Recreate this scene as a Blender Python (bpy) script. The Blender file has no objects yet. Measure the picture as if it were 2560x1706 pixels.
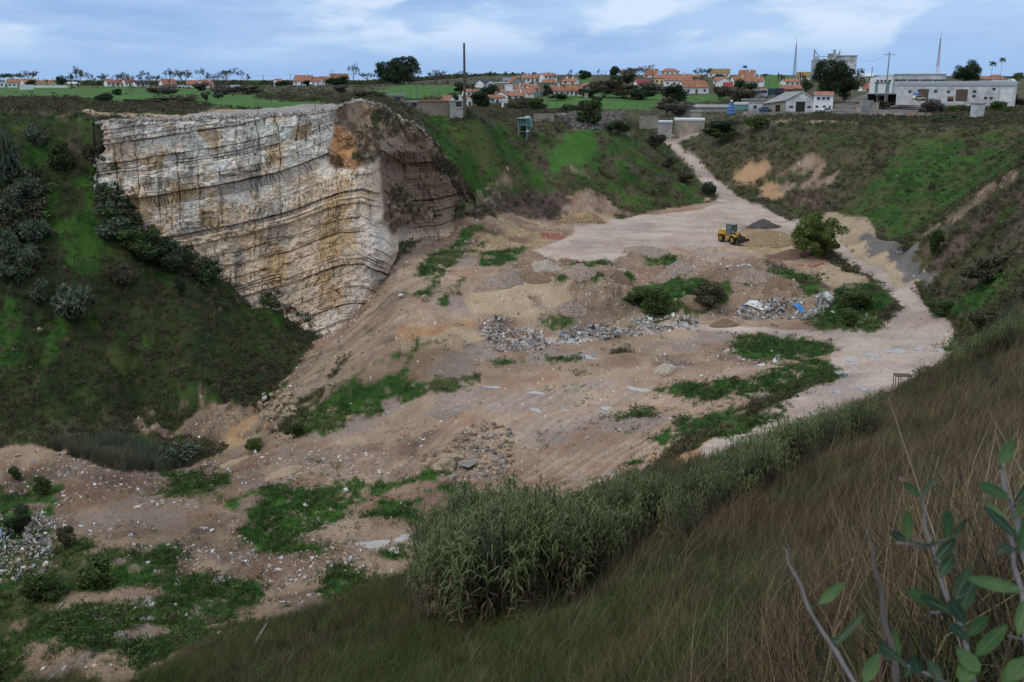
import bpy, math, random
import numpy as np
from mathutils import Vector, Matrix
from mathutils.geometry import delaunay_2d_cdt
R=math.radians
random.seed(5); rng=np.random.default_rng(5)
S=bpy.context.scene; COL=S.collection
# ------------------------------------------------------------------ camera
FP=2495.0; PITCH=math.atan(658/FP); CP,SP=math.cos(PITCH),math.sin(PITCH)
cd=bpy.data.cameras.new('camera'); cam=bpy.data.objects.new('camera',cd); COL.objects.link(cam)
cam.location=(0,0,0); cam.rotation_euler=(R(90)-PITCH,0,0)
cd.sensor_width=36; cd.lens=36*FP/2560; cd.clip_start=.05; cd.clip_end=20000
cd.dof.use_dof=True; cd.dof.focus_distance=60; cd.dof.aperture_fstop=15
S.camera=cam
# ------------------------------------------------------------------ light
S.view_settings.view_transform='Standard'; S.view_settings.look='None'; S.view_settings.gamma=1
S.view_settings.exposure=0.14
SUN_EL,SUN_AZ=R(52),R(-115)      # soft light from high on the left, behind cloud
w=bpy.data.worlds.new("World"); S.world=w; w.use_nodes=True
nt=w.node_tree; N=nt.nodes; L=nt.links; N.clear()
def nd(t,**k):
    n=N.new(t)
    for a,b in k.items(): setattr(n,a,b)
    return n
out=nd('ShaderNodeOutputWorld'); bg=nd('ShaderNodeBackground'); L.new(bg.outputs[0],out.inputs[0])
sky=nd('ShaderNodeTexSky',sky_type='NISHITA',sun_disc=False,sun_elevation=SUN_EL,sun_rotation=SUN_AZ,altitude=50,air_density=1.0,dust_density=0.6,ozone_density=2.0)
bg.inputs[1].default_value=0.10
tc=nd('ShaderNodeTexCoord'); sep=nd('ShaderNodeSeparateXYZ'); L.new(tc.outputs['Generated'],sep.inputs[0])
def cloud(scale,zs,detail,lo,hi,off):
    mp=nd('ShaderNodeMapping'); mp.inputs['Scale'].default_value=(scale,scale,scale*zs); mp.inputs['Location'].default_value=off
    L.new(tc.outputs['Generated'],mp.inputs[0])
    n=nd('ShaderNodeTexNoise'); n.inputs['Scale'].default_value=1; n.inputs['Detail'].default_value=detail; n.inputs['Roughness'].default_value=.52; n.inputs['Distortion'].default_value=.25
    L.new(mp.outputs[0],n.inputs['Vector'])
    r=nd('ShaderNodeMapRange',interpolation_type='SMOOTHSTEP'); r.inputs[1].default_value=lo; r.inputs[2].default_value=hi; L.new(n.outputs[0],r.inputs[0]); return r
def mixc(f,a,b):
    m=nd('ShaderNodeMix',data_type='RGBA')
    if hasattr(f,'outputs'): L.new(f.outputs[0],m.inputs[0])
    else: m.inputs[0].default_value=f
    for s,i in ((a,6),(b,7)):
        if hasattr(s,'outputs'): L.new(s.outputs[2] if s.bl_idname=='ShaderNodeMix' else s.outputs[0],m.inputs[i])
        else: m.inputs[i].default_value=(*s,1)
    return m
# colours are in units of the 0.10 background strength
el=nd('ShaderNodeMapRange',interpolation_type='SMOOTHSTEP'); el.inputs[1].default_value=.0; el.inputs[2].default_value=.06; L.new(sep.outputs[2],el.inputs[0])
veil=mixc(el,(2.9,4.9,8.2),(2.5,4.2,7.6))
base=mixc(.88,sky,veil)
c1=cloud(2.8,7,7,.36,.58,(3.1,1.7,.4)); c2=cloud(7,3.2,10,.45,.60,(8.3,2.2,.9))
hi=nd('ShaderNodeMapRange',interpolation_type='SMOOTHSTEP'); hi.inputs[1].default_value=.004; hi.inputs[2].default_value=.05; L.new(sep.outputs[2],hi.inputs[0])
def mul(a,b,k=1):
    m=nd('ShaderNodeMath',operation='MULTIPLY'); L.new(a.outputs[0],m.inputs[0]); L.new(b.outputs[0],m.inputs[1]) ; return m
def mulk(a,k):
    m=nd('ShaderNodeMath',operation='MULTIPLY'); L.new(a.outputs[0],m.inputs[0]); m.inputs[1].default_value=k; return m
a1=mulk(mul(c1,hi),.65); a2=mulk(mul(c2,hi),.75)
s1=mixc(a1,base,(4.6,6.3,8.6)); s2=mixc(a2,s1,(6.5,7.7,9.2))
up=nd('ShaderNodeMapRange',interpolation_type='SMOOTHSTEP'); up.inputs[1].default_value=.10; up.inputs[2].default_value=.6; L.new(sep.outputs[2],up.inputs[0])
s3=mixc(mulk(up,.7),s2,(7.6,8.0,8.6))
L.new(s3.outputs[2],bg.inputs[0])
sl=bpy.data.lights.new('sun','SUN'); sl.energy=0.9; sl.angle=R(22); sl.color=(1,.96,.9)
so=bpy.data.objects.new('sun',sl); COL.objects.link(so)
sd=Vector((math.sin(SUN_AZ)*math.cos(SUN_EL),math.cos(SUN_AZ)*math.cos(SUN_EL),math.sin(SUN_EL)))
so.rotation_euler=sd.to_track_quat('Z','Y').to_euler()
# ------------------------------------------------------------------ helpers
def tag(o,label=None,cat=None,group=None,kind=None):
    if label: o['label']=label
    if cat: o['category']=cat
    if group: o['group']=group
    if kind: o['kind']=kind
    return o
def link(name,me,parent=None,loc=None,rot=None,scl=None):
    o=bpy.data.objects.new(name,me); COL.objects.link(o)
    if parent: o.parent=parent
    if loc is not None: o.location=loc
    if rot is not None: o.rotation_euler=rot
    if scl is not None: o.scale=scl if hasattr(scl,'__len__') else (scl,)*3
    return o
def mesh_np(name,V,F,m=None,smooth=False,attr=None,uv=None):
    V=np.asarray(V,dtype=np.float32); F=np.asarray(F,dtype=np.int32); me=bpy.data.meshes.new(name)
    k=F.shape[1]; me.vertices.add(len(V)); me.vertices.foreach_set('co',V.ravel())
    me.loops.add(F.size); me.loops.foreach_set('vertex_index',F.ravel())
    me.polygons.add(len(F)); me.polygons.foreach_set('loop_start',np.arange(0,F.size,k,dtype=np.int32))
    me.polygons.foreach_set('use_smooth',np.full(len(F),smooth))
    if attr:
        for n,a in attr.items():
            if a.ndim==2:
                at=me.attributes.new(n,'FLOAT_COLOR','POINT'); c=np.ones((len(V),4),dtype=np.float32); c[:,:3]=a[:,:3]; at.data.foreach_set('color',c.ravel())
            else:
                at=me.attributes.new(n,'FLOAT','POINT'); at.data.foreach_set('value',a.astype(np.float32).ravel())
    me.update(calc_edges=True)
    if m: me.materials.append(m)
    return me
def h2(ix,iy,seed=0):
    h=(ix.astype(np.int64)*374761393+iy.astype(np.int64)*668265263+seed*1442695041)&0xffffffff
    h=((h^(h>>13))*1274126177)&0xffffffff; h=((h^(h>>16))*2246822519)&0xffffffff
    return ((h^(h>>15))&0xffffff)/float(0xffffff)
def vn(x,y,seed=0):
    ix=np.floor(x); iy=np.floor(y); fx=x-ix; fy=y-iy; fx=fx*fx*(3-2*fx); fy=fy*fy*(3-2*fy)
    a=h2(ix,iy,seed);b=h2(ix+1,iy,seed);c=h2(ix,iy+1,seed);d=h2(ix+1,iy+1,seed)
    return (a*(1-fx)+b*fx)*(1-fy)+(c*(1-fx)+d*fx)*fy
def fbm(x,y,sc,o=4,seed=0):
    s=0;a=1;t=0
    for i in range(o):
        s=s+a*vn(x/sc+i*17.3,y/sc-i*9.1,seed+i); t+=a; a*=.5; sc/=2.03
    return s/t
def ss(a,b,x):
    t=np.clip((x-a)/(b-a),0,1); return t*t*(3-2*t)
# sight lines: (u,v) in the 2560 px photograph; every point gets its own measured distance or height
def ray(u,v): return np.array([(u-1280.0),FP*CP-(v-853)*SP,-FP*SP-(v-853)*CP])
def PY(u,v,Y): d=ray(u,v); return d*(Y/d[1])
def PZ(u,v,Z): d=ray(u,v); return d*(Z/d[2])
LV=[200,203,208,212,217,230,250,275,300,320]; LY=[4000,2500,1100,800,600,400,265,185,150,140]
RV=[178,184,190,205,220,240,260,285,300,340]; RY=[860,790,720,600,520,450,390,330,300,270]
def farY(u,v):
    k=float(ss(880,1250,np.array(float(u)))); a=math.log(np.interp(v,LV,LY)); b=math.log(np.interp(v,RV,RY)); return math.exp(a*(1-k)+b*k)
# ------------------------------------------------------------------ terrain: survey points -> TIN -> polar grid
CP_=[]
def c(kind,*rows):
    for r in rows:
        CP_.append(tuple(PY(*r) if kind=='Y' else PZ(*r)))
# near hillside under the photographer
for a in range(-80,81,20):
    for r,z in ((.4,-1.55),(1.2,-1.6)): CP_.append((r*math.sin(R(a)),r*math.cos(R(a)),z))
c('Y',(2560,1706,5),(2300,1706,6.5),(2000,1706,11),(1700,1706,18),(1280,1706,30),(900,1706,38),(600,1706,44),(300,1706,52),(0,1706,57),
 (3200,1706,4),(3200,1200,14),(3200,850,45),(3200,600,80),(3200,420,110),(3200,300,150),(-600,1706,50),(-600,1300,75),(-600,1050,95),(-600,700,105),(-600,285,130),
 (1280,2600,9),(2000,2600,5),(600,2600,11),(0,2600,12),(-600,2600,12),
 (2560,1200,20),(2300,1200,27),(2000,1200,42),(2000,1400,27),(2300,1400,16),(2560,1400,11),(2560,1000,40),(2300,1000,62),(2560,850,62),(2560,700,90),
 (1700,1400,36),(1400,1600,33),(1700,1250,52),(1500,1450,42),(1100,1570,41),(1300,1400,57),(1060,1450,60),(850,1600,50),(1900,1250,45),(2100,1080,58),
 (550,1590,58),(850,1490,64),(1040,1410,70),(400,1640,56))
# pit floor
c('Z',(0,1560,-38),(100,1400,-39),(300,1300,-39),(600,1500,-38),(700,1250,-37.5),(1000,1300,-36.5),(1200,1290,-35.5),(1300,1200,-35),(1500,1180,-32.5),(1300,1000,-33.5),(1050,1130,-36),(1150,1090,-34.4),
 (1500,1000,-32),(1700,1000,-31),(1500,880,-31.5),(1300,880,-32.5),(1100,870,-32),(1640,1160,-30),(1750,1140,-29),(1950,1080,-28.3),(1800,1060,-29.2),(2200,985,-27.3),(2090,930,-28),(2410,870,-26.8),(2380,850,-27),
 (2100,850,-28.2),(1850,850,-29.8),(1700,820,-30.5),(2250,800,-27.4),(0,1150,-40.5),(150,1180,-40),(100,1300,-39.5),(450,1130,-43),(300,1110,-43),(450,1180,-42.5),(600,1130,-41.6),(560,1200,-39.5),(200,1100,-42),
 (680,1130,-39),(850,1100,-37.3),(950,1010,-36.2),(1000,930,-34.3),(900,1180,-37.2),(1180,950,-33.6))
# debris slope beside the pit bottom
c('Z',(990,610,-25.2),(1060,585,-26),(1150,680,-27.6),(1080,740,-29),(1000,810,-30.6),(930,880,-32.8),(830,970,-35.8),(680,1085,-38.6),
 (960,700,-30.5),(880,780,-34.5),(850,822,-36.2),(800,852,-37.2),(700,965,-40),(620,1085,-42),(930,760,-31.8),(840,900,-35.6),(730,1000,-38.3))
# dump bank and upper platform
c('Z',(1350,690,-27.3),(1500,690,-27.2),(1700,700,-27.3),(1850,700,-27.4),(1980,700,-27.4),(1240,700,-27.3),
 (1210,840,-32.3),(1300,845,-32.4),(1500,812,-31.5),(1650,795,-30.9),(1750,800,-30.6),(1900,790,-29.9),(2020,790,-29.2),
 (1500,640,-27),(1650,610,-26.8),(1830,608,-27),(1950,620,-26.9),(1600,560,-26.6),(1400,620,-26.8),(1250,640,-27),(1350,560,-26.4),(1200,560,-26),(1130,600,-26.3),(1950,575,-26.6),(1480,545,-26.3),(1650,530,-26.2))
# road and berm
c('Y',(1670,348,285),(1695,352,283),(1650,352,285),(1700,390,262),(1735,430,243),(1775,470,226),(1800,500,214),(1900,545,197),(1985,565,186),(2100,650,151),(2200,745,125),(2060,640,150),(2140,720,128),
 (1730,390,262),(1790,440,242),(1860,490,225),(1960,540,203))
c('Z',(2082,540,-25),(2150,556,-24.4),(2195,600,-24.6),(2230,648,-25.2),(2300,692,-25.8),(2050,540,-25.4),(2082,588,-26.9),(2165,656,-27),(2265,706,-27),(2335,776,-27),(2115,614,-27),
 (2230,615,-26.5),(2300,660,-26.5),(2340,710,-25.6))
# centre hill
c('Y',(1300,318,226),(1330,300,240),(1400,300,236),(1450,300,236),(1560,310,248),(1620,330,262),(1640,350,266),(1240,300,214),(1200,285,208),
 (1450,400,217),(1450,480,203),(1300,400,208),(1300,480,197),(1550,400,222),(1650,430,226),(1600,490,212),(1720,470,220),(1560,530,208),(1400,545,195),(1280,530,190),(1700,500,214),
 (1150,400,192),(1190,470,186),(1190,525,180),(1060,290,194),(1000,272,190),(1110,330,200),(1230,430,196),(1240,500,188),(1250,345,212))
# rim of the right side and the slopes below it
c('Y',(1760,330,282),(1850,315,268),(1950,310,256),(2100,308,240),(2300,315,222),(2560,308,205),(2560,330,200),(1760,370,262),(1850,400,244),(1900,470,222),(2000,480,212),(2050,530,198),(1990,400,228),
 (2150,400,210),(2300,420,192),(2450,440,180),(2200,520,178),(2330,530,168),(2260,590,158),(2120,540,190),(2160,572,172),
 (1730,345,275),(2330,560,152))
c('Y',(2560,400,135),(2470,470,136),(2380,530,138),(2310,575,140),(2290,620,137),(2330,680,126),(2560,520,124),(2450,620,126),(2560,620,112),(2450,720,114),(2400,790,110),(2560,780,90),(2330,760,114),(2480,820,92))
# left wall of the pit
c('Y',(0,285,156),(120,285,156),(230,297,150),(-300,285,150),(0,600,136),(150,600,138),(300,560,142),(0,850,124),(150,800,128),(300,700,137),(430,640,143),(560,700,145),(400,820,133),(640,800,141),(740,840,141.5),(650,930,130),(560,960,126),(400,960,124),(200,960,121),(0,1000,116),(-300,1000,112),(-300,650,125),
 (380,1015,119.5),(500,1010,120.5),(640,1015,123.5),(100,1075,112.5),(0,1085,111.5),(300,1030,118))
c('Z',(640,1062,-42.6),(560,1095,-42.9),(400,1075,-43),(330,1065,-42.8))
# plain, village and yards
for u in range(-300,3300,150):
    for v in ((204,212,225,250,272) if u<1000 else (186,196,210,230,250,270)):
        if u<1000 and v==272 and u>850: continue
        CP_.append(tuple(PY(u,v,farY(u,v))))
for a in range(-80,81,8):
    for r in (1500,4200):
        k=float(ss(-3,6,np.array(float(a))));CP_.append((r*math.sin(R(a)),r*math.cos(R(a)),-7.5*(1-k)+(-3)*k if r<2000 else -9))
# cliff rim and the hidden ground at the back of the rock (u, rim v, distance)
RIM=[(150,318,146),(235,306,147),(330,303,148),(400,300,149),(500,297,151),(600,292,153),(700,289,155.5),(780,284,158),(830,275,161),(870,258,166),(905,250,170),(956,266,172),(1035,313,175),(1094,360,178),(1154,440,181),(1181,483,183)]
for u,v,Y in RIM[1:]:
    p=PY(u,v,Y+(2.6 if u<900 else 3.5)); p[2]-=(.5 if u<860 else 1.6 if u<1000 else 2.4); CP_.append(tuple(p))
    if u<1100:
        q=PY(u,v,Y+1.4); q[2]=np.interp(u,[235,400,600,860,960,1100],[-14,-24,-33,-36,-28,-27]); CP_.append(tuple(q))
for u,v,Y in RIM[1:10]:
    p=PY(u,v,Y+14); p[2]=-5.6; CP_.append(tuple(p))
c('Y',(940,236,200),(1000,255,215),(1160,266,212),(850,262,200),(760,268,190))
# ground hidden behind the foot of the rock
c('Y',(240,462,146.5),(330,540,147),(500,640,148.5),(700,735,149))
c('Z',(960,700,-29),(1000,640,-27),(1060,605,-26.8),(1110,580,-26.6),(1175,548,-26))
P3=np.array(CP_); AZ=np.arctan2(P3[:,0],P3[:,1]); RR=np.hypot(P3[:,0],P3[:,1])
KA=3.2
tv,te,tf,_,_,_=delaunay_2d_cdt([Vector((a*KA,l)) for a,l in zip(AZ,np.log(RR))],[],[],0,1e-5)
tvn=np.array([[p.x,p.y] for p in tv]); src=np.stack([AZ*KA,np.log(RR)],1)
zi=np.array([P3[np.argmin(((src-p)**2).sum(1)),2] for p in tvn])
az=np.concatenate([np.linspace(-75,-31,45)[:-1],np.linspace(-31,31,1150),np.linspace(31,75,45)[1:]])*math.pi/180
lr=np.concatenate([np.arange(math.log(.5),math.log(6),.03),np.arange(math.log(6),math.log(45),.0085),np.arange(math.log(45),math.log(230),.0036),np.arange(math.log(230),math.log(800),.009),np.linspace(math.log(800),math.log(4000),25)])
NA,NR=len(az),len(lr); G=np.full((NA,NR),np.nan)
azk=az*KA
for f in tf:
    a,b,d=tvn[f[0]],tvn[f[1]],tvn[f[2]]
    den=(b[1]-d[1])*(a[0]-d[0])+(d[0]-b[0])*(a[1]-d[1])
    if abs(den)<1e-12: continue
    i0,i1=np.searchsorted(azk,[min(a[0],b[0],d[0]),max(a[0],b[0],d[0])]); j0,j1=np.searchsorted(lr,[min(a[1],b[1],d[1]),max(a[1],b[1],d[1])])
    if i1<=i0 or j1<=j0: continue
    X,Y=np.meshgrid(azk[i0:i1],lr[j0:j1],indexing='ij')
    w0=((b[1]-d[1])*(X-d[0])+(d[0]-b[0])*(Y-d[1]))/den; w1=((d[1]-a[1])*(X-d[0])+(a[0]-d[0])*(Y-d[1]))/den; w2=1-w0-w1
    m=(w0>-1e-6)&(w1>-1e-6)&(w2>-1e-6)
    G[i0:i1,j0:j1][m]=(w0*zi[f[0]]+w1*zi[f[1]]+w2*zi[f[2]])[m]
# fill what the hull leaves out
for i in range(NA):
    r=G[i]; ok=~np.isnan(r)
    if ok.any(): G[i]=np.interp(lr,lr[ok],r[ok])
okc=~np.isnan(G[:,5])
for j in range(NR):
    r=G[:,j]; ok=~np.isnan(r); G[:,j]=np.interp(az,az[ok],r[ok])
def blur(A,n,ax):
    k=np.hanning(2*n+3)[1:-1]; k/=k.sum(); B=np.zeros_like(A); P=np.pad(A,[(n,n) if i==ax else (0,0) for i in range(2)],mode='edge')
    for i,q in enumerate(k): B+=q*(P[i:i+A.shape[0],:] if ax==0 else P[:,i:i+A.shape[1]])
    return B
XX=np.exp(lr)[None,:]*np.sin(az)[:,None]; YY=np.exp(lr)[None,:]*np.cos(az)[:,None]; RG=np.exp(lr)[None,:]+0*XX
G0=G.copy()
Gb=blur(blur(G,16,0),7,1)
# keep the break behind the cliff sharp
rx=np.array([PY(u,v,Y)[0] for u,v,Y in RIM]); ry=np.array([PY(u,v,Y)[1] for u,v,Y in RIM])
rxs=np.concatenate([[rx[0]-40],rx,[rx[-1]+15]]); rys=np.concatenate([[ry[0]],ry,[ry[-1]]])
yr=np.interp(XX,rxs,rys); near=np.exp(-((YY-yr-1.5)/5.0)**2)*((XX>rx[0]-2)&(XX<rx[-1]+2))
G=Gb*(1-near)+G*near
TE=G/RG
def gi(A,x,y):
    a=np.interp(np.arctan2(x,y),az,np.arange(NA)); b=np.interp(np.log(np.maximum(np.hypot(x,y),.5)),lr,np.arange(NR))
    i=np.clip(a.astype(int),0,NA-2); j=np.clip(b.astype(int),0,NR-2); fa=a-i; fb=b-j
    return (A[i,j]*(1-fa)+A[i+1,j]*fa)*(1-fb)+(A[i,j+1]*(1-fa)+A[i+1,j+1]*fa)*fb
def gz(x,y): return float(gi(G,np.array(float(x)),np.array(float(y))))
# rock face distances (u,v,Y): the photograph's cliff and spur
FACE=[(150,318,146),(235,306,147),(235,480,145.5),(400,300,149),(400,570,145.5),(500,640,146),(600,292,153),(600,480,150),(600,680,146.5),(780,284,158),(740,520,152),(700,740,146.5),(780,780,146),
 (830,275,161),(905,250,170),(850,330,162.5),(900,370,160.5),(935,400,158),(948,475,154.5),(958,546,151.5),(990,625,148.5),(972,685,147),(944,748,146),(857,823,144.5),(800,500,153.5),(850,600,150.5),(880,700,147.5),(820,700,147.5),
 (956,266,172),(1035,313,175),(1094,360,178),(1154,440,181),(1181,483,183),(960,330,169),(975,420,166),(985,500,164),(1000,560,162),(1012,620,160),(1005,680,158),
 (1040,420,171),(1080,480,173.5),(1130,520,178),(1170,545,180),(1075,560,169),(1120,590,168),(1060,640,163),(1030,590,163),(900,900,142),(500,900,140),(150,700,140),(150,1000,138),(1200,700,165),(1220,560,178),(1200,483,184)]
FC=np.array(FACE,float)
def tps(P,vals,Q,lam=.02):
    def k(r2): return np.where(r2>0,r2*np.log(r2+1e-12),0)
    n=len(P); D=((P[:,None]-P[None])**2).sum(2); A=np.zeros((n+3,n+3)); A[:n,:n]=k(D)+lam*np.eye(n)
    A[:n,n]=1;A[:n,n+1:]=P;A[n,:n]=1;A[n+1:,:n]=P.T
    wv=np.linalg.solve(A,np.concatenate([vals,[0,0,0]])); o=wv[n]+Q@wv[n+1:]
    for i in range(n): o=o+wv[i]*k(((Q-P[i])**2).sum(1))
    return o
CU=np.linspace(150,1186,690); CVn=500
vt=np.interp(CU,[r[0] for r in RIM],[r[1] for r in RIM])
vt=vt+2.2*(vn(CU/9,CU*0,3)-.5)*2+3*(vn(CU/31,CU*0,5)-.5)+ss(900,960,CU)*(7*(vn(CU/24,CU*0,6)-.5)+3*(vn(CU/7,CU*0,7)-.5))+1.6*(vn(CU/3,CU*0,8)-.5)
vb=np.interp(CU,[150,240,500,700,860,940,1000,1060,1186],[480,560,740,860,880,830,720,660,600])
tt=np.linspace(0,1,CVn); CVV=vt[:,None]*(1-tt)+vb[:,None]*tt; CUU=CU[:,None]+0*CVV
Yc=tps(FC[:,:2]/400,FC[:,2],np.stack([CUU.ravel(),CVV.ravel()],1)/400).reshape(CUU.shape)
ur=np.interp(CVV,[380,388,475,546,625,685,748,823],[930,942,948,958,990,972,944,857])+3*(vn(CVV/7,CVV*0,88)-.5)
Yc=Yc+4.5*ss(-2,13,CUU-ur)*ss(375,420,CVV)*ss(720,640,CVV)*ss(1110,1010,CUU)
def hit(u,v):
    """where a sight line meets the modelled ground"""
    d=ray(u,v); h=math.hypot(d[0],d[1]); t=d[2]/h; a=np.interp(math.atan2(d[0],d[1]),az,np.arange(NA)); i=min(int(a),NA-2); fa=a-i
    e=TE[i]*(1-fa)+TE[i+1]*fa; m=np.nonzero(e>=t)[0]
    j=m[0] if len(m) else NR-1
    if j>0 and len(m):
        f=(t-e[j-1])/(e[j]-e[j-1]+1e-12); l=lr[j-1]+f*(lr[j]-lr[j-1])
    else: l=lr[j]
    r=math.exp(l); return np.array([d[0]/h*r,d[1]/h*r,t*r])
# ------------------------------------------------------------------ polygon tools
def inpoly(x,y,P):
    P=np.asarray(P,float); r=np.zeros(x.shape,bool); xn,xx=P[:,0].min(),P[:,0].max(); yn,yx=P[:,1].min(),P[:,1].max()
    b=(x>=xn)&(x<=xx)&(y>=yn)&(y<=yx); xs,ys=x[b],y[b]; q=np.zeros(xs.shape,bool); n=len(P)
    for i in range(n):
        x0,y0=P[i-1];x1,y1=P[i]
        if y0==y1: continue
        m=(y0>ys)!=(y1>ys); q^=m&(xs<(x1-x0)*(ys-y0)/(y1-y0)+x0)
    r[b]=q; return r
def ground_poly(pts,step=35):
    o=[]
    for i in range(len(pts)):
        a=np.array(pts[i-1],float);b=np.array(pts[i],float);n=max(1,int(np.hypot(*(b-a))/step))
        for k in range(n): o.append(hit(*(a+(b-a)*k/n))[:2])
    return np.array(o)
# fine noise fields on the ground grid (metres)
nf={}
def nfld(sc,seed,o=4):
    if (sc,seed) not in nf: nf[(sc,seed)]=fbm(XX,YY,sc,o,seed)
    return nf[(sc,seed)]
W1=(nfld(9,11)-.5)*2; W2=(nfld(9,12)-.5)*2; W3=(nfld(1.6,13)-.5)*2; W4=(nfld(1.6,14)-.5)*2; W5=(nfld(.5,15)-.5)*2; W6=(nfld(.5,16)-.5)*2
SCR,GRA,FLD,DIR,ROA,RUB,DRY,ROC,ORA,GRV,DRK,TRS,OCH,BRK,TAN,LSC,SLP,BNK,HLG=range(19)
PAL={HLG:((.036,.105,.016),(.062,.150,.026)),LSC:((.020,.036,.012),(.046,.056,.022)),SLP:((.26,.185,.135),(.38,.29,.215)),BNK:((.17,.115,.080),(.33,.235,.165)),SCR:((.050,.048,.026),(.105,.088,.055)),GRA:((.020,.058,.010),(.050,.115,.018)),FLD:((.038,.120,.020),(.070,.180,.034)),
 DIR:((.265,.180,.122),(.385,.280,.195)),ROA:((.38,.295,.235),(.50,.405,.335)),RUB:((.165,.110,.078),(.32,.235,.175)),DRY:((.040,.032,.018),(.024,.034,.014)),
 ROC:((.36,.335,.30),(.22,.20,.175)),ORA:((.32,.185,.095),(.42,.27,.15)),GRV:((.10,.093,.087),(.175,.155,.142)),DRK:((.075,.050,.040),(.13,.09,.072)),
 TRS:((.30,.27,.25),(.55,.54,.53)),OCH:((.24,.165,.09),(.38,.28,.16)),BRK:((.20,.085,.055),(.30,.13,.085)),TAN:((.33,.245,.155),(.40,.31,.205))}
TYPE=np.full(XX.shape,SCR,np.int8)
def paint(t,pts,warp=1.0,edge=None,thin=None):
    P=ground_poly(pts); k=warp
    m=inpoly(XX+W1*k*2.2+W3*k*.9+W5*k*.35,YY+W2*k*2.2+W4*k*.9+W6*k*.35,P)
    if t in (HLG,GRA,SCR,LSC,RUB,DRK,BNK): mb_=blur(blur(m.astype(np.float32),5,0),5,1); m=mb_>(.22+.56*(nfld(.9,17)-.5)*2.2+.28)
    if thin is not None: m&=nfld(3.5,21+t)>thin
    if t==GRA: m&=nfld(1.2,18)>.31
    TYPE[m]=t
    return P
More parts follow.
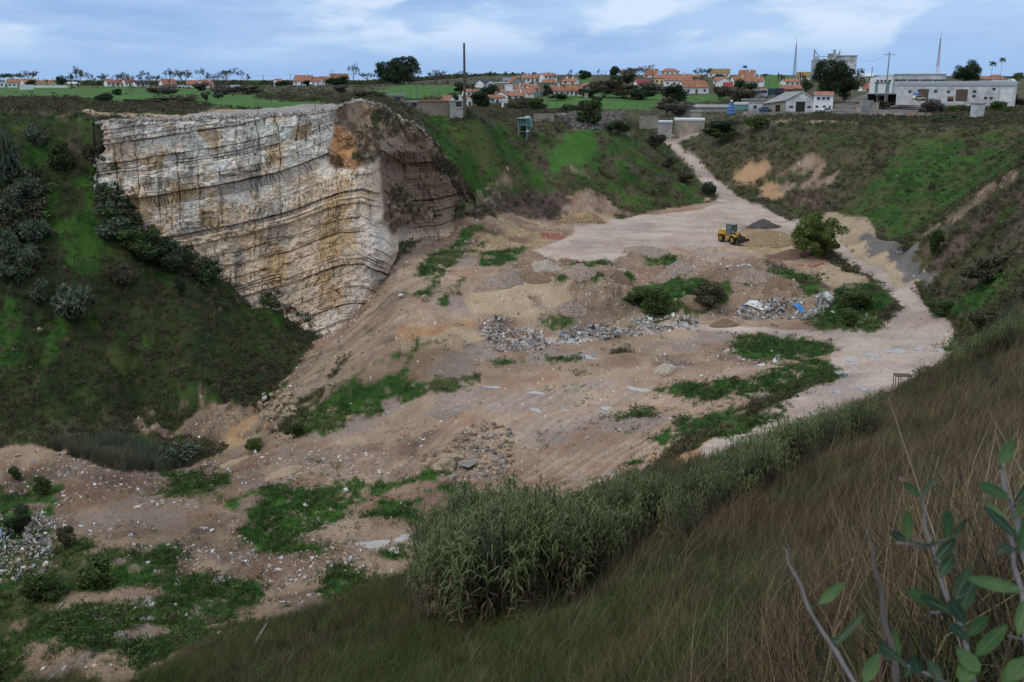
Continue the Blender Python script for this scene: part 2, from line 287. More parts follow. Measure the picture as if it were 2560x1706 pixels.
PAINT=[
# far fields
(FLD,[(-200,217),(560,217),(740,228),(960,212),(1160,214),(1165,240),(950,252),(720,268),(560,272),(470,262),(500,246),(300,262),(150,246),(-200,243)],3,None),
(SCR,[(560,228),(800,236),(960,225),(1010,214),(760,216),(640,238),(560,236)],3,.35),
(SCR,[(650,226),(900,232),(900,262),(760,256),(650,245)],4,.42),
(SCR,[(300,212),(620,212),(620,222),(330,224)],3,.5),
(FLD,[(1330,247),(1440,240),(1600,226),(1662,228),(1665,264),(1620,274),(1480,274),(1340,270)],2,None),
(FLD,[(1700,240),(1815,236),(1805,254),(1700,258)],1,None),(FLD,[(1900,188),(1990,188),(1990,222),(1905,222)],1,None),
(FLD,[(1440,192),(1480,192),(1480,210),(1440,208)],1,None),
# rock plateau behind the cliff
(ROC,[(430,302),(470,285),(640,272),(780,262),(860,262),(880,250),(850,285),(780,290),(600,298),(430,306)],1,None),
(TAN,[(170,284),(260,296),(420,300),(560,300),(560,294),(420,290),(300,286),(220,276)],.3,None),
(TAN,[(500,270),(580,268),(600,280),(520,284)],1,.4),
# left slope
(GRA,[(-200,280),(235,292),(240,470),(300,520),(500,650),(700,735),(860,835),(790,890),(660,1040),(640,1015),(500,1012),(380,1018),(300,1035),(100,1085),(-200,1090)],2,None),
(SCR,[(150,350),(235,340),(240,430),(160,440)],1,None),
(LSC,[(60,700),(500,720),(860,820),(780,900),(650,1020),(380,1018),(300,1035),(100,1085),(-200,1090),(-200,960),(120,900)],3,.30),
(LSC,[(250,440),(420,560),(560,680),(420,680),(240,560)],3,.36),
(LSC,[(-100,285),(150,290),(260,330),(150,480),(-100,420)],4,.42),(LSC,[(-100,450),(300,480),(520,660),(300,780),(-100,780)],4,.47),
(BNK,[(375,1010),(500,1005),(640,1010),(650,1075),(560,1110),(380,1080),(330,1050)],.9,None),
(LSC,[(380,1000),(600,1000),(560,1070),(430,1080)],2,.47),
(ORA,[(560,1090),(640,1030),(700,1000),(660,1075),(590,1120)],.8,.4),
(RUB,[(430,960),(560,950),(560,970),(440,985)],2,.5),
# pit floor
(DIR,[(1050,600),(1160,560),(1400,545),(1560,545),(1790,500),(1990,575),(2080,660),(2230,760),(2080,920),(1900,1010),(1750,1150),(1620,1170),(1500,1230),(1200,1300),(1040,1420),(850,1495),(550,1600),(300,1720),(-100,1720),(-100,1120),(200,1120),(330,1150),(480,1165),(640,1090),(790,865),(870,790),(960,690)],.8,None),
(SLP,[(1050,600),(1150,560),(1130,680),(1010,800),(880,960),(700,1085),(640,1095),(785,865),(865,790),(958,690)],.8,None),
(RUB,[(700,960),(800,850),(960,690),(990,690),(900,800),(760,950),(650,1090),(620,1085)],.8,.35),
(SCR,[(860,900),(900,860),(780,1010),(700,1085),(660,1085)],.7,.45),
(RUB,[(1140,1080),(1000,1110),(800,1100),(620,1150),(480,1180),(400,1200),(800,1220),(1100,1170),(1200,1140)],2,.42),
(RUB,[(0,1150),(250,1150),(420,1220),(560,1290),(900,1380),(850,1480),(500,1560),(250,1350),(0,1300)],2,.42),
(TAN,[(1000,820),(1190,810),(1200,860),(1050,880),(960,870)],1,.4),(ORA,[(960,830),(1180,805),(1190,822),(1000,850)],1,None),
(ORA,[(1750,1120),(1640,1130),(1620,1170),(1760,1150)],.6,None),
(BNK,[(1170,720),(1300,660),(1500,632),(1950,645),(2050,740),(2000,800),(1750,800),(1500,815),(1300,850),(1190,830)],1.2,None),(RUB,[(1200,720),(1500,640),(1950,650),(2050,740),(2000,800),(1750,800),(1500,815),(1300,850),(1200,830)],1.2,.52),
(DRK,[(1900,650),(2060,700),(2080,740),(2000,720)],.5,.3),
(TAN,[(1200,700),(1440,690),(1400,760),(1300,800),(1180,790),(1150,740)],1,.35),
(TAN,[(1560,790),(1610,785),(1620,815),(1540,820)],.3,None),
(RUB,[(1600,900),(1850,850),(1880,930),(1650,940)],1.2,.4),

(RUB,[(1050,600),(1150,555),(1440,520),(1480,560),(1420,590),(1330,620),(1100,650)],1.5,.3),
(OCH,[(1150,605),(1260,552),(1370,560),(1400,590),(1350,620),(1200,640)],1.5,.36),
(BRK,[(1350,582),(1420,588),(1400,602),(1345,596)],.4,None),
(OCH,[(1870,580),(1990,562),(2010,600),(2010,640),(1950,650),(1850,625)],.8,.3),(BRK,[(1970,620),(2080,625),(2050,660),(1980,655)],.8,.5),
(TAN,[(2010,650),(2100,665),(2160,700),(2080,730),(2040,700)],.7,.4),
# roads and worked floor
(ROA,[(1645,342),(1692,342),(1699,362),(1744,399),(1783,440),(1852,495),(2000,560),(1990,590),(1850,560),(1850,606),(1800,618),(1640,618),(1500,655),(1380,650),(1330,625),(1430,590),(1440,556),(1560,545),(1750,525),(1792,507),(1788,488),(1755,458),(1743,440),(1698,396),(1666,363)],.2,None),
(ROA,[(1985,545),(2030,560),(2082,586),(2115,613),(2165,654),(2215,679),(2265,704),(2335,774),(2400,851),(2412,880),(2200,990),(1950,1090),(1760,1150),(1760,1110),(1830,1070),(1980,985),(2080,940),(2080,860),(1900,835),(1650,822),(1400,860),(1300,880),(1250,868),(1500,820),(1700,806),(2000,826),(2180,828),(2240,785),(2248,756),(2192,712),(2134,668),(2072,615),(2000,582)],.3,None),
(DRK,[(1490,880),(1570,870),(1580,880),(1500,888)],.5,None),
# greens on the floor
(GRA,[(1000,730),(1060,640),(1190,566),(1235,575),(1130,665),(1060,745)],1,.42),(GRA,[(1210,620),(1300,612),(1300,655),(1210,668)],.8,None),
(GRA,[(1080,760),(1130,700),(1180,690),(1120,760)],.7,.4),
(GRA,[(955,885),(1060,852),(1075,868),(1000,902),(950,905)],.8,None),
(GRA,[(700,1085),(820,985),(900,930),(1000,915),(1080,955),(1200,908),(1205,945),(1100,990),(960,1000),(970,1050),(820,1075),(715,1095)],1.2,.38),
(GRA,[(380,1180),(540,1195),(800,1235),(1000,1190),(1090,1165),(1280,1210),(1200,1220),(1190,1310),(1080,1320),(900,1300),(780,1320),(680,1370),(600,1300),(560,1250),(420,1225)],1.5,.37),
(GRA,[(570,1310),(700,1330),(800,1370),(740,1385),(600,1350)],1,None),
(GRA,[(-100,1480),(100,1470),(250,1400),(440,1440),(560,1500),(600,1560),(450,1660),(300,1640),(100,1640),(-100,1690)],2,.40),
(GRA,[(-100,1200),(130,1230),(140,1330),(280,1420),(-100,1520)],2,.36),(GRA,[(250,1390),(440,1365),(440,1440),(280,1450)],1,.4),
(GRA,[(260,1380),(600,1460),(900,1480),(800,1560),(560,1590),(300,1500)],2,.54),
(GRA,[(800,1400),(960,1380),(1040,1410),(900,1490),(780,1470)],1.2,.4),(GRA,[(300,1580),(560,1590),(420,1650),(320,1700)],1,.35),
(GRA,[(1835,838),(1960,840),(2090,868),(2080,885),(1880,905),(1830,880)],.6,.3),(GRA,[(1600,965),(1850,950),(2080,905),(2095,930),(1950,1012),(1850,1015),(1720,1005)],1,.42),
(GRA,[(1900,900),(2050,895),(2060,915),(1900,920)],.7,.4),
(GRA,[(1590,720),(1700,690),(1860,700),(1840,760),(1740,790),(1640,800),(1600,770)],1.2,.34),(GRA,[(1320,810),(1420,760),(1400,822)],1,None),
(GRA,[(1380,690),(1590,685),(1590,700),(1380,705)],.5,None),(GRA,[(1430,650),(1520,648),(1500,672),(1430,675)],.6,.4),
(GRA,[(1600,640),(1700,640),(1680,675),(1610,660)],.8,.4),(GRA,[(1900,658),(2010,678),(2060,735),(2000,745),(1950,690)],.8,.4),
(GRA,[(2010,790),(2100,720),(2200,700),(2238,765),(2160,828),(2040,828)],.8,.3),
(GRA,[(1540,1040),(1640,1020),(1620,1048),(1550,1052)],.6,None),(GRA,[(1640,1150),(1780,1060),(1960,1005),(1940,1040),(1760,1100),(1660,1165)],1,.45),
(GRA,[(1100,910),(1290,905),(1280,915),(1100,922)],.8,.4),(GRA,[(1350,890),(1460,885),(1450,900),(1350,900)],.8,.5),
(GRV,[(970,1070),(1080,1060),(1060,1090),(950,1100)],1.5,.5),
(GRA,[(1600,1165),(1760,1100),(1830,1056),(1985,975),(2085,925),(2060,915),(1930,965),(1700,1050),(1560,1130)],.6,.44),(SCR,[(1640,1170),(1760,1100),(1830,1058),(1985,978),(1970,970),(1800,1050),(1680,1110)],.4,.5),
# centre hill
(SCR,[(1040,270),(1250,318),(1620,335),(1700,400),(1790,495),(1560,548),(1480,530),(1380,490),(1190,530),(1130,430)],1.2,None),
(GRA,[(1040,270),(1250,318),(1620,335),(1700,400),(1790,495),(1560,548),(1480,530),(1380,490),(1190,530),(1130,430)],2,.50),
(GRA,[(1050,280),(1220,310),(1260,360),(1220,470),(1180,500),(1120,400)],2,None),
(HLG,[(1395,328),(1490,335),(1510,365),(1450,400),(1400,435),(1370,405),(1385,350)],1.6,None),
(DRK,[(1195,528),(1230,490),(1430,478),(1440,510),(1400,545),(1220,548)],1.2,None),(DRK,[(1350,400),(1380,400),(1385,430),(1355,430)],.8,None),
(RUB,[(1440,480),(1500,490),(1570,540),(1430,575),(1340,560),(1400,520)],1.5,.44),(RUB,[(1180,540),(1250,440),(1290,430),(1230,530)],1.5,.45),(RUB,[(1420,420),(1480,430),(1470,470),(1420,470)],1.5,.45),
(ORA,[(1400,540),(1460,532),(1530,536),(1525,560),(1400,560)],.9,.45),
(GRV,[(1370,285),(1560,285),(1560,330),(1420,328)],1.5,.33),
# right side
(GRA,[(2080,556),(2140,500),(2250,370),(2310,333),(2560,328),(2700,328),(2560,410),(2400,500),(2300,572),(2260,592),(2160,570)],2.2,None),
(SCR,[(2380,330),(2700,328),(2650,380),(2450,390)],3,.45),
(ORA,[(1830,440),(1860,412),(1920,400),(1930,425),(1890,455),(1830,462)],1,None),(ORA,[(1900,470),(1920,446),(1965,462),(1960,500),(1900,500)],1,None),
(RUB,[(1960,400),(2060,380),(2080,440),(2000,520),(1940,480)],3,.5),(DRK,[(1950,470),(2050,470),(2060,530),(1960,520)],2,.45),
(TAN,[(2035,542),(2082,533),(2170,555),(2202,600),(2220,640),(2275,663),(2310,698),(2275,710),(2215,677),(2165,652),(2115,611),(2082,584)],.4,None),
(GRV,[(2150,580),(2230,600),(2300,640),(2340,690),(2310,712),(2230,650)],1,None),
(BNK,[(2560,414),(2560,430),(2420,528),(2330,586),(2300,597),(2312,575),(2400,514)],.9,.36),
(DRK,[(2560,440),(2560,640),(2420,640),(2340,680),(2310,600),(2420,535)],3,.5),
(GRA,[(2300,780),(2560,660),(2560,760),(2400,850),(2330,790)],2.5,.5),(GRA,[(2410,600),(2560,560),(2560,620),(2440,640)],3,.55),
(TAN,[(1900,300),(2150,305),(2150,310),(1900,306)],.8,.4),(ROA,[(2070,275),(2330,275),(2330,290),(2080,288)],1,None),(ROA,[(1640,335),(1760,335),(1700,352),(1650,352)],.5,None),
(GRV,[(1850,278),(1990,280),(2080,278),(2090,262),(2170,232),(2190,236),(2130,262),(2330,265),(2330,285),(1850,288)],1,None),
# near hillside
(DRY,[(300,1712),(550,1596),(850,1497),(1040,1420),(1250,1390),(1500,1260),(1640,1168),(1760,1152),(1950,1092),(2200,990),(2415,880),(2560,740),(3300,600),(3300,2600),(-600,2600),(-600,1712)],.8,None),
]
for t,pts,wp,th in PAINT: paint(t,pts,wp,None,th)
dryp=ground_poly(PAINT[-1][1],60)
# puddles: level pools pressed into the ground
PUD=[(1468,892,24,6),(1595,973,26,7),(1232,968,20,5),(1342,982,22,5),(1515,1020,18,5),(1340,1025,18,6),(1415,1026,10,3),(1940,1053,16,3.2),(1996,1052,12,3),(2008,1064,11,4.5),(1175,1258,26,12),(2094,979,14,3),(2170,975,26,4),(2105,934,17,8),(2128,899,16,7),(2190,888,26,5),(2240,878,30,5),(2300,872,20,3),(2135,920,14,3),(2350,876,16,2.5),(1030,875,0,0),
 (935,1360,34,11),(1010,1345,22,9),(1060,1350,30,13),(985,1375,20,7),(372,1508,20,9),(240,1542,22,6),(370,1545,18,6),(300,1585,18,7),(1195,1285,16,7),(545,1450,20,6),(1505,1030,10,3),(2030,1030,10,2)]
PUDP=[]
for k,(u,v,a,b) in enumerate(PUD):
    if a==0: continue
    pts=[]
    for i in range(26):
        th=i/26*2*math.pi; rr=1+.28*math.sin(2*th+k)+.16*math.sin(3*th+2.3*k)+.12*math.sin(5*th+k*1.7)
        pts.append(hit(u+a*.95*rr*math.cos(th),v+b*.95*rr*math.sin(th)))
    pts=np.array(pts); zc=np.percentile(pts[:,2],50); PUDP.append((pts,zc))
# surface relief
amp=np.select([TYPE==t for t in (SCR,GRA,FLD,DIR,ROA,RUB,DRY,GRV,DRK,TAN,ORA,OCH,LSC,SLP,BNK)],[.55,.5,.10,.30,.06,.7,.45,.3,.5,.3,.3,.4,.8,.45,1.5],.3)*np.where(RG>320,.3,1)
amp=blur(blur(amp,4,0),4,1)
fade=np.clip(RG/25,.0,1)
nf1=(nfld(2.6,31,5)-.5)*2; nf2=(nfld(.7,33,3)-.5)*2; nf3=(nfld(11,35,3)-.5)*2
G=G+fade*(amp*(nf1*.9+nf3*.9)+amp*.35*nf2)*np.clip(1.2-RG/900,.1,1)*(1-.6*near)
G=G+(TYPE==SLP)*.45*(fbm(YY*1.0-XX*.45,XX*.25+YY*.1,1.3,3,37)-.5)*2
# ploughed ruts on the worked floor
rut=((TYPE==DIR)|(TYPE==TAN))*(inpoly(XX,YY,ground_poly([(1100,1000),(1500,960),(1800,1010),(1750,1100),(1400,1230),(1000,1200)])))
G=G+rut*.16*np.sin((XX*.76-YY*.65+W1*1.6+W3*.12)*4.2)*np.clip(.35+W2*.9+W3*.4,0,1.2)
for pts,zc in PUDP:
    m=inpoly(XX,YY,(pts[:,:2]-pts[:,:2].mean(0))*1.5+pts[:,:2].mean(0)); mm=blur(blur(m.astype(float),3,0),3,1)
    G=G*(1-mm)+(zc+.02)*mm
    m=inpoly(XX,YY,pts[:,:2]); G[m]=zc-.08
TE=G/RG
# colours
n8=nfld(8,41); n2=nfld(1.8,42); n05=nfld(.45,43,3); hsh=h2(np.floor(XX*7),np.floor(YY*7),9); hs2=h2(np.floor(XX*3.1),np.floor(YY*3.1),19)
k=np.clip(.5+(n8-.5)*1.6+(n2-.5)*1.5+(n05-.5)*.8,0,1)
ALB=np.zeros(XX.shape+(3,))
for t,(a,b) in PAL.items():
    m=TYPE==t; kk=k[m][:,None]; ALB[m]=np.array(a)*(1-kk)+np.array(b)*kk
for ch in range(3): ALB[:,:,ch]=blur(blur(ALB[:,:,ch],1,0),1,1)
g_=(TYPE==GRA)|(TYPE==SCR)|(TYPE==DRY)|(TYPE==FLD)
ol=ss(.45,.68,nfld(5,51))[:,:,None]*g_[:,:,None]; ALB=ALB*(1-.55*ol)+.55*ol*np.array((.085,.070,.030))
gr=(ss(.55,.7,nfld(3,52))*(TYPE==SCR))[:,:,None]; ALB=ALB*(1-.6*gr)+.6*gr*np.array((.035,.075,.014))
gr=(ss(.52,.68,nfld(6,53))*((TYPE==DIR)|(TYPE==ROA)))[:,:,None]; ALB=ALB*(1-.5*gr)+.5*gr*np.array((.25,.215,.20))
gr=(ss(.56,.70,nfld(4,54))*((TYPE==DIR)|(TYPE==RUB)))[:,:,None]; ALB=ALB*(1-.6*gr)+.6*gr*np.array((.27,.15,.10))
sp=np.select([TYPE==t for t in (RUB,DIR,TAN,OCH,GRV,SCR,GRA,ROA,TRS,BRK,DRK,ORA)],[.012,.004,.003,.02,.01,.0,.0,.002,.3,.02,.0,.0],0)*(.4+1.2*n8)
w_=(hsh<sp)[:,:,None]; ALB=np.where(w_,np.array((.55,.50,.46))*(.6+.6*hs2[:,:,None]),ALB)
d_=(hsh>1-sp*.8)[:,:,None]; ALB=np.where(d_,ALB*.5,ALB)
st_=fbm(YY*1.0-XX*.45,XX*.22+YY*.1,1.1,4,38); sm_=(TYPE==SLP)[...,None]
ALB=np.where(sm_,ALB*(.62+.75*st_[...,None]),ALB); og=(ss(.58,.68,fbm(YY*1.0-XX*.45,XX*.15,2.0,3,39))*(TYPE==SLP))[...,None]; ALB=ALB*(1-.6*og)+.6*og*np.array((.13,.09,.06))
big=nfld(16,55)[...,None]; dm=np.isin(TYPE,(DIR,RUB,BNK,SLP,TAN))[...,None]; ALB=np.where(dm,ALB*(.62+.76*big)*(.8+.4*nfld(4.5,57)[...,None]),ALB); tr_=fbm(XX*.35+YY*.1,YY*1.0,3,3,56)[...,None]; ALB=np.where((TYPE==ROA)[...,None],ALB*(.82+.36*tr_),ALB)
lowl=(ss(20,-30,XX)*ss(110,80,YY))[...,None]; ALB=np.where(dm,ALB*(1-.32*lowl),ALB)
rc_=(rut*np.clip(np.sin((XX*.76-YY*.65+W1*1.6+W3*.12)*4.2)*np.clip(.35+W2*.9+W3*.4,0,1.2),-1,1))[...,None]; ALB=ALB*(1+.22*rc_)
ALB=np.clip(ALB,.004,.75)
# ------------------------------------------------------------------ materials
MATS={}
def mat(name,col,rough=.85,var=.18,scale=1.5,col2=None,rnd=0,bump=0,bscale=20,metal=0,attr=None,spec=.3,detail=4,trans=0):
    if name in MATS: return MATS[name]
    m=bpy.data.materials.new(name); m.use_nodes=True; t=m.node_tree; n=t.nodes; l=t.links; b=n['Principled BSDF']
    b.inputs['Roughness'].default_value=rough; b.inputs['Metallic'].default_value=metal; b.inputs['Specular IOR Level'].default_value=spec
    g=n.new('ShaderNodeNewGeometry'); nz=n.new('ShaderNodeTexNoise'); nz.inputs['Scale'].default_value=scale; nz.inputs['Detail'].default_value=detail; l.new(g.outputs['Position'],nz.inputs['Vector'])
    mr=n.new('ShaderNodeMapRange'); mr.inputs[1].default_value=.32; mr.inputs[2].default_value=.68; l.new(nz.outputs[0],mr.inputs[0])
    mx=n.new('ShaderNodeMix'); mx.data_type='RGBA'; l.new(mr.outputs[0],mx.inputs[0])
    if attr:
        a=n.new('ShaderNodeAttribute'); a.attribute_name=attr
        for i,kf in ((6,1-var),(7,1+var)):
            v=n.new('ShaderNodeVectorMath'); v.operation='SCALE'; v.inputs['Scale'].default_value=kf; l.new(a.outputs['Color'],v.inputs[0]); l.new(v.outputs[0],mx.inputs[i])
    else:
        c2=col2 or tuple(min(1,x*(1+var)) for x in col); c1=col if col2 else tuple(x*(1-var) for x in col)
        mx.inputs[6].default_value=(*c1,1); mx.inputs[7].default_value=(*c2,1)
    o=mx.outputs[2]
    if rnd:
        oi=n.new('ShaderNodeObjectInfo'); r=n.new('ShaderNodeMapRange'); r.inputs[3].default_value=1-rnd; r.inputs[4].default_value=1+rnd; l.new(oi.outputs['Random'],r.inputs[0])
        v=n.new('ShaderNodeVectorMath'); v.operation='SCALE'; l.new(o,v.inputs[0]); l.new(r.outputs[0],v.inputs['Scale']); o=v.outputs[0]
    l.new(o,b.inputs['Base Color'])
    if bump:
        nb=n.new('ShaderNodeTexNoise'); nb.inputs['Scale'].default_value=bscale; nb.inputs['Detail'].default_value=3; l.new(g.outputs['Position'],nb.inputs['Vector'])
        bp=n.new('ShaderNodeBump'); bp.inputs['Strength'].default_value=bump; bp.inputs['Distance'].default_value=.1; l.new(nb.outputs[0],bp.inputs['Height']); l.new(bp.outputs[0],b.inputs['Normal'])
    MATS[name]=m; return m
# ------------------------------------------------------------------ ground mesh
V=np.stack([XX,YY,G],-1).reshape(-1,3); ii=np.arange(NA-1)[:,None]*NR+np.arange(NR-1)[None]
F=np.stack([ii,ii+NR,ii+NR+1,ii+1],-1).reshape(-1,4)
F=F[:,::-1]
gm=mat('ground_surface',(0,0,0),rough=.95,var=.22,scale=4,attr='alb',bump=.6,bscale=6,spec=.15,detail=6)
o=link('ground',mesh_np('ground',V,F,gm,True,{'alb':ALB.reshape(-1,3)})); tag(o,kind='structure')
wm=mat('puddle_water',(.36,.32,.275),rough=.04,var=.1,spec=.8)
for pts,zc in PUDP:
    c_=pts.mean(0); Vp=[(c_[0],c_[1],zc-.02)]+[(c_[0]+(p[0]-c_[0])*1.02,c_[1]+(p[1]-c_[1])*1.02,zc-.02) for p in pts]; n=len(pts)
    o=link('puddle',mesh_np('puddle',Vp,[(0,1+i,1+(i+1)%n) for i in range(n)],wm)); tag(o,kind='structure')
# ------------------------------------------------------------------ cliff
dy=FP*CP-(CVV-853)*SP; dx=CUU-1280; dz=-FP*SP-(CVV-853)*CP
xc=dx/dy*Yc; zc_=dz/dy*Yc
dip=np.interp(CUU,[150,300,600,720,850,905,960,1010,1190],[-1.4,-.4,2.0,3.6,6.3,6.8,5.4,2.5,3.0])
dip=dip+.7*(fbm(xc,zc_,8,3,61)-.5)+.18*(fbm(xc,zc_,.9,3,60)-.5)
b_=zc_-dip+60
rr=random.Random(8); bounds=[0.0]
while bounds[-1]<75: bounds.append(bounds[-1]+rr.choice([.3,.4,.5,.6,.8,1.0,1.3,1.7]))
bounds=np.array(bounds); nb_=len(bounds)
idx=np.searchsorted(bounds,b_)-1; frac=(b_-bounds[idx]); thick=np.append(np.diff(bounds),1)[idx]; top=thick-frac
obed=np.array([rr.uniform(-.55,.55) for _ in range(nb_)])[idx]; wj=np.array([rr.uniform(.7,2.6) for _ in range(nb_)])[idx]
s_=(xc*1.15+Yc*.35+.9*(fbm(xc,zc_,1.7,3,62)-.5)*2+.25*zc_*(vn(xc/6,zc_/9,82)-.5))/wj+idx*.37; cell=np.floor(s_); fj=(s_-cell)*wj; ej=np.minimum(fj,wj-fj)
hb=h2(cell,idx,63); hb2=h2(cell,idx,64)
# irregular thin partings inside thick beds
sub=np.abs(((frac+.25*hb)/.42)%1-.5)*.42
rock=np.ones(CUU.shape)
def fpoly(P,w=6):
    return inpoly(CUU+w*(fbm(CUU,CVV,22,3,65)-.5)*2,CVV+w*(fbm(CUU,CVV,22,3,66)-.5)*2,P)
soil=fpoly([(840,240),(830,313),(826,416),(880,425),(942,400),(960,350),(1060,370),(1110,440),(1140,480),(1190,520),(1200,480),(1100,350),(1000,280),(905,235)],10)
soil2=fpoly([(955,540),(975,470),(1000,470),(1050,510),(1110,540),(1000,560),(985,590),(965,580)],14)
soil3=fpoly([(820,440),(870,440),(880,520),(860,600),(820,580)],25)
sm=blur(blur((soil|soil2).astype(float),5,0),5,1)
butt=(fbm(xc+Yc*.3,zc_*.22,5.5,3,67)-.5)*2; b2=(fbm(xc+Yc*.3,zc_*.5,1.7,3,68)-.5)*2; fine=(fbm(xc,zc_,.5,3,69)-.5)*2
upper=ss(-26,-14,zc_-dip)
disp=(1.5*butt*(.45+.75*upper)+.55*b2)+(1-sm)*(obed*.75+.42*(hb-.4)*(.4+.6*upper)+.30*fine+.25*(fbm(xc,zc_,1.1,3,86)-.5)*2)
gv=.16*(.55+.9*hb2); jv=vn(xc/1.3,zc_/1.3,83); groove=np.maximum(ss(gv,0,ej)*.34*ss(.42,.62,jv),ss(.10,0,np.minimum(frac,top))*(.12+.32*(obed>0.28))*ss(.3,.6,vn(xc/2.1,zc_/2.1,84)))+.16*ss(.05,0,sub)*(hb2>.5)*ss(.4,.6,vn(xc/.9,zc_/.9,85))
big=ss(.2,0,top)*(obed<-.36)*.5*ss(.35,.6,vn(xc/3,zc_/3,87))
disp=disp-(1-sm)*(groove+big)
disp=disp+sm*(.7*(fbm(xc+Yc*.4,zc_,2.5,5,70)-.5)*2+1.5*((fbm(xc*1.3+Yc*.5+zc_*.6,zc_*.15,1.5,4,73)-.5)))
col=(xc*1.05+.6*(fbm(xc,zc_,3,3,91)-.5)*2+.05*zc_)/2.9; cid=np.floor(col); cf=(col-cid)*2.9; ce=np.minimum(cf,2.9-cf); hc=h2(cid,np.floor(zc_/6.5+h2(cid,cid*0,93)),92)
disp=disp+(1-sm)*(.35+.65*upper)*(.95*(hc-.5)-.55*ss(.22,0,ce)*(hc>.35))
edge_in=ss(0,14,np.arange(CVn))[None,:]
Yd=Yc-disp*(.35+.65*edge_in)
# colours: pale limestone, warm beige, grey weathering, ochre stains
n1=fbm(xc,zc_,7,4,71); n3=fbm(xc,zc_*.35,2.5,4,72); bedg=h2(idx,idx*0,74)
pale=np.array((.76,.69,.60)); beige=np.array((.62,.49,.36)); greyc=np.array((.30,.28,.245)); och=np.array((.46,.30,.13)); dark=np.array((.09,.08,.062)); orr=np.array((.38,.19,.085)); brn=np.array((.15,.10,.062))
t1=ss(.35,.65,n1*.6+.5*(1-upper)*.8+.25*hb-.1)[...,None]; C=pale*(1-t1)+beige*t1
C=C*(.88+.24*hb2[...,None])*(.75+.5*fbm(xc,zc_*.5,1.0,3,88)[...,None])
gk=(ss(.60,.82,bedg*.5+n3*.65)*.75)[...,None]; C=C*(1-gk*.8)+greyc*gk*.8
ok_=(ss(.53,.70,fbm(xc,zc_,4,4,75)+.20*soil3+.05*((bedg>.8)))*.7)[...,None]; C=C*(1-ok_)+och*ok_
vs=(ss(.60,.80,fbm(xc,zc_*.12,.8,4,76)*.8+.25*n3)*.65)[...,None]; C=C*(1-vs)+dark*1.5*vs
rs=ss(0,10,CUU-ur)*ss(610,560,CVV)*.88; C=C*(1-rs[...,None])+np.array((.17,.12,.08))*rs[...,None]
sk=ss(.45,.6,fbm(xc,zc_,1.6,4,77))[...,None]; soilc=brn*(1-sk)+np.array((.27,.195,.13))*sk
of=fpoly([(828,305),(880,330),(900,400),(905,430),(820,430)],8)[...,None]; soilc=np.where(of,orr*(.75+.5*sk),soilc)
veg=(ss(.60,.68,fbm(xc,zc_,3.2,4,78))*((CUU>930)|(CVV<400)&(CUU>880)))[...,None]; soilc=soilc*(1-veg)+np.array((.045,.055,.022))*veg
C=C*(1-sm[...,None])+soilc*sm[...,None]
hp=h2(np.floor(xc*6),np.floor(zc_*6),79)[...,None]; C=np.where((hp>.985)&(sm[...,None]>.4),np.array((.5,.46,.4)),C)
wn=ss(60,10,np.abs(CUU-(ur-45)))*ss(500,600,CVV)*.45; C=C*(1-wn[...,None])+np.array((.66,.63,.60))*wn[...,None]
rim=ss(16,4,np.arange(CVn))[None,:,None]*(CUU<840)[...,None]; C=C*(1-.5*rim)+.5*rim*np.array((.42,.39,.35))
sc=Yd/dy; Pc=np.stack([dx*sc,Yd,dz*sc],-1)
# rough cap leading back from the rim
cap=[];capc=[]
for q,(bk,up_) in enumerate(((.6,.05),(1.4,.1),(2.4,.0),(3.6,-.15),(5.0,-.5),(7.5,-1.6))):
    r=Pc[:,0].copy(); r[:,1]+=bk; r[:,2]+=up_+.35*(fbm(r[:,0],r[:,1],1.0,3,80+q)-.5)*2-(ss(890,930,CU)*bk*.55)
    cap.append(r); capc.append(np.where((CU<850)[:,None],np.array((.34,.31,.27))*(.6+.8*fbm(r[:,0],r[:,1],.6,3,90)[:,None]),np.array((.19,.14,.09))))
Pc=np.concatenate([np.stack(cap[::-1],1),Pc],1); C=np.concatenate([np.stack(capc[::-1],1),C],1)
n0,n1_=Pc.shape[:2]; ii=np.arange(n0-1)[:,None]*n1_+np.arange(n1_-1)[None]
F=np.stack([ii,ii+1,ii+n1_+1,ii+n1_],-1)
vq=np.concatenate([np.tile(vt[:,None],(1,6)),CVV],1); lim=np.interp(vq,[300,330,350,380,400,440,470],[243,262,256,262,236,240,236])+7*(vn(vq/6,vq*0,95)-.5)*2; keep=(np.repeat(CU[:,None],n1_,1)>lim)[:-1,:-1]; F=F[keep].reshape(-1,4)
cm=mat('rock_face',(0,0,0),rough=.93,var=.20,scale=3,attr='alb',bump=.7,bscale=5,spec=.15,detail=7)
o=link('cliff',mesh_np('cliff',Pc.reshape(-1,3),F,cm,False,{'alb':np.clip(C,.01,.75).reshape(-1,3)})); tag(o,kind='structure')
CLIFFP=Pc; SMC=np.concatenate([np.zeros((n0,6)),sm],1)
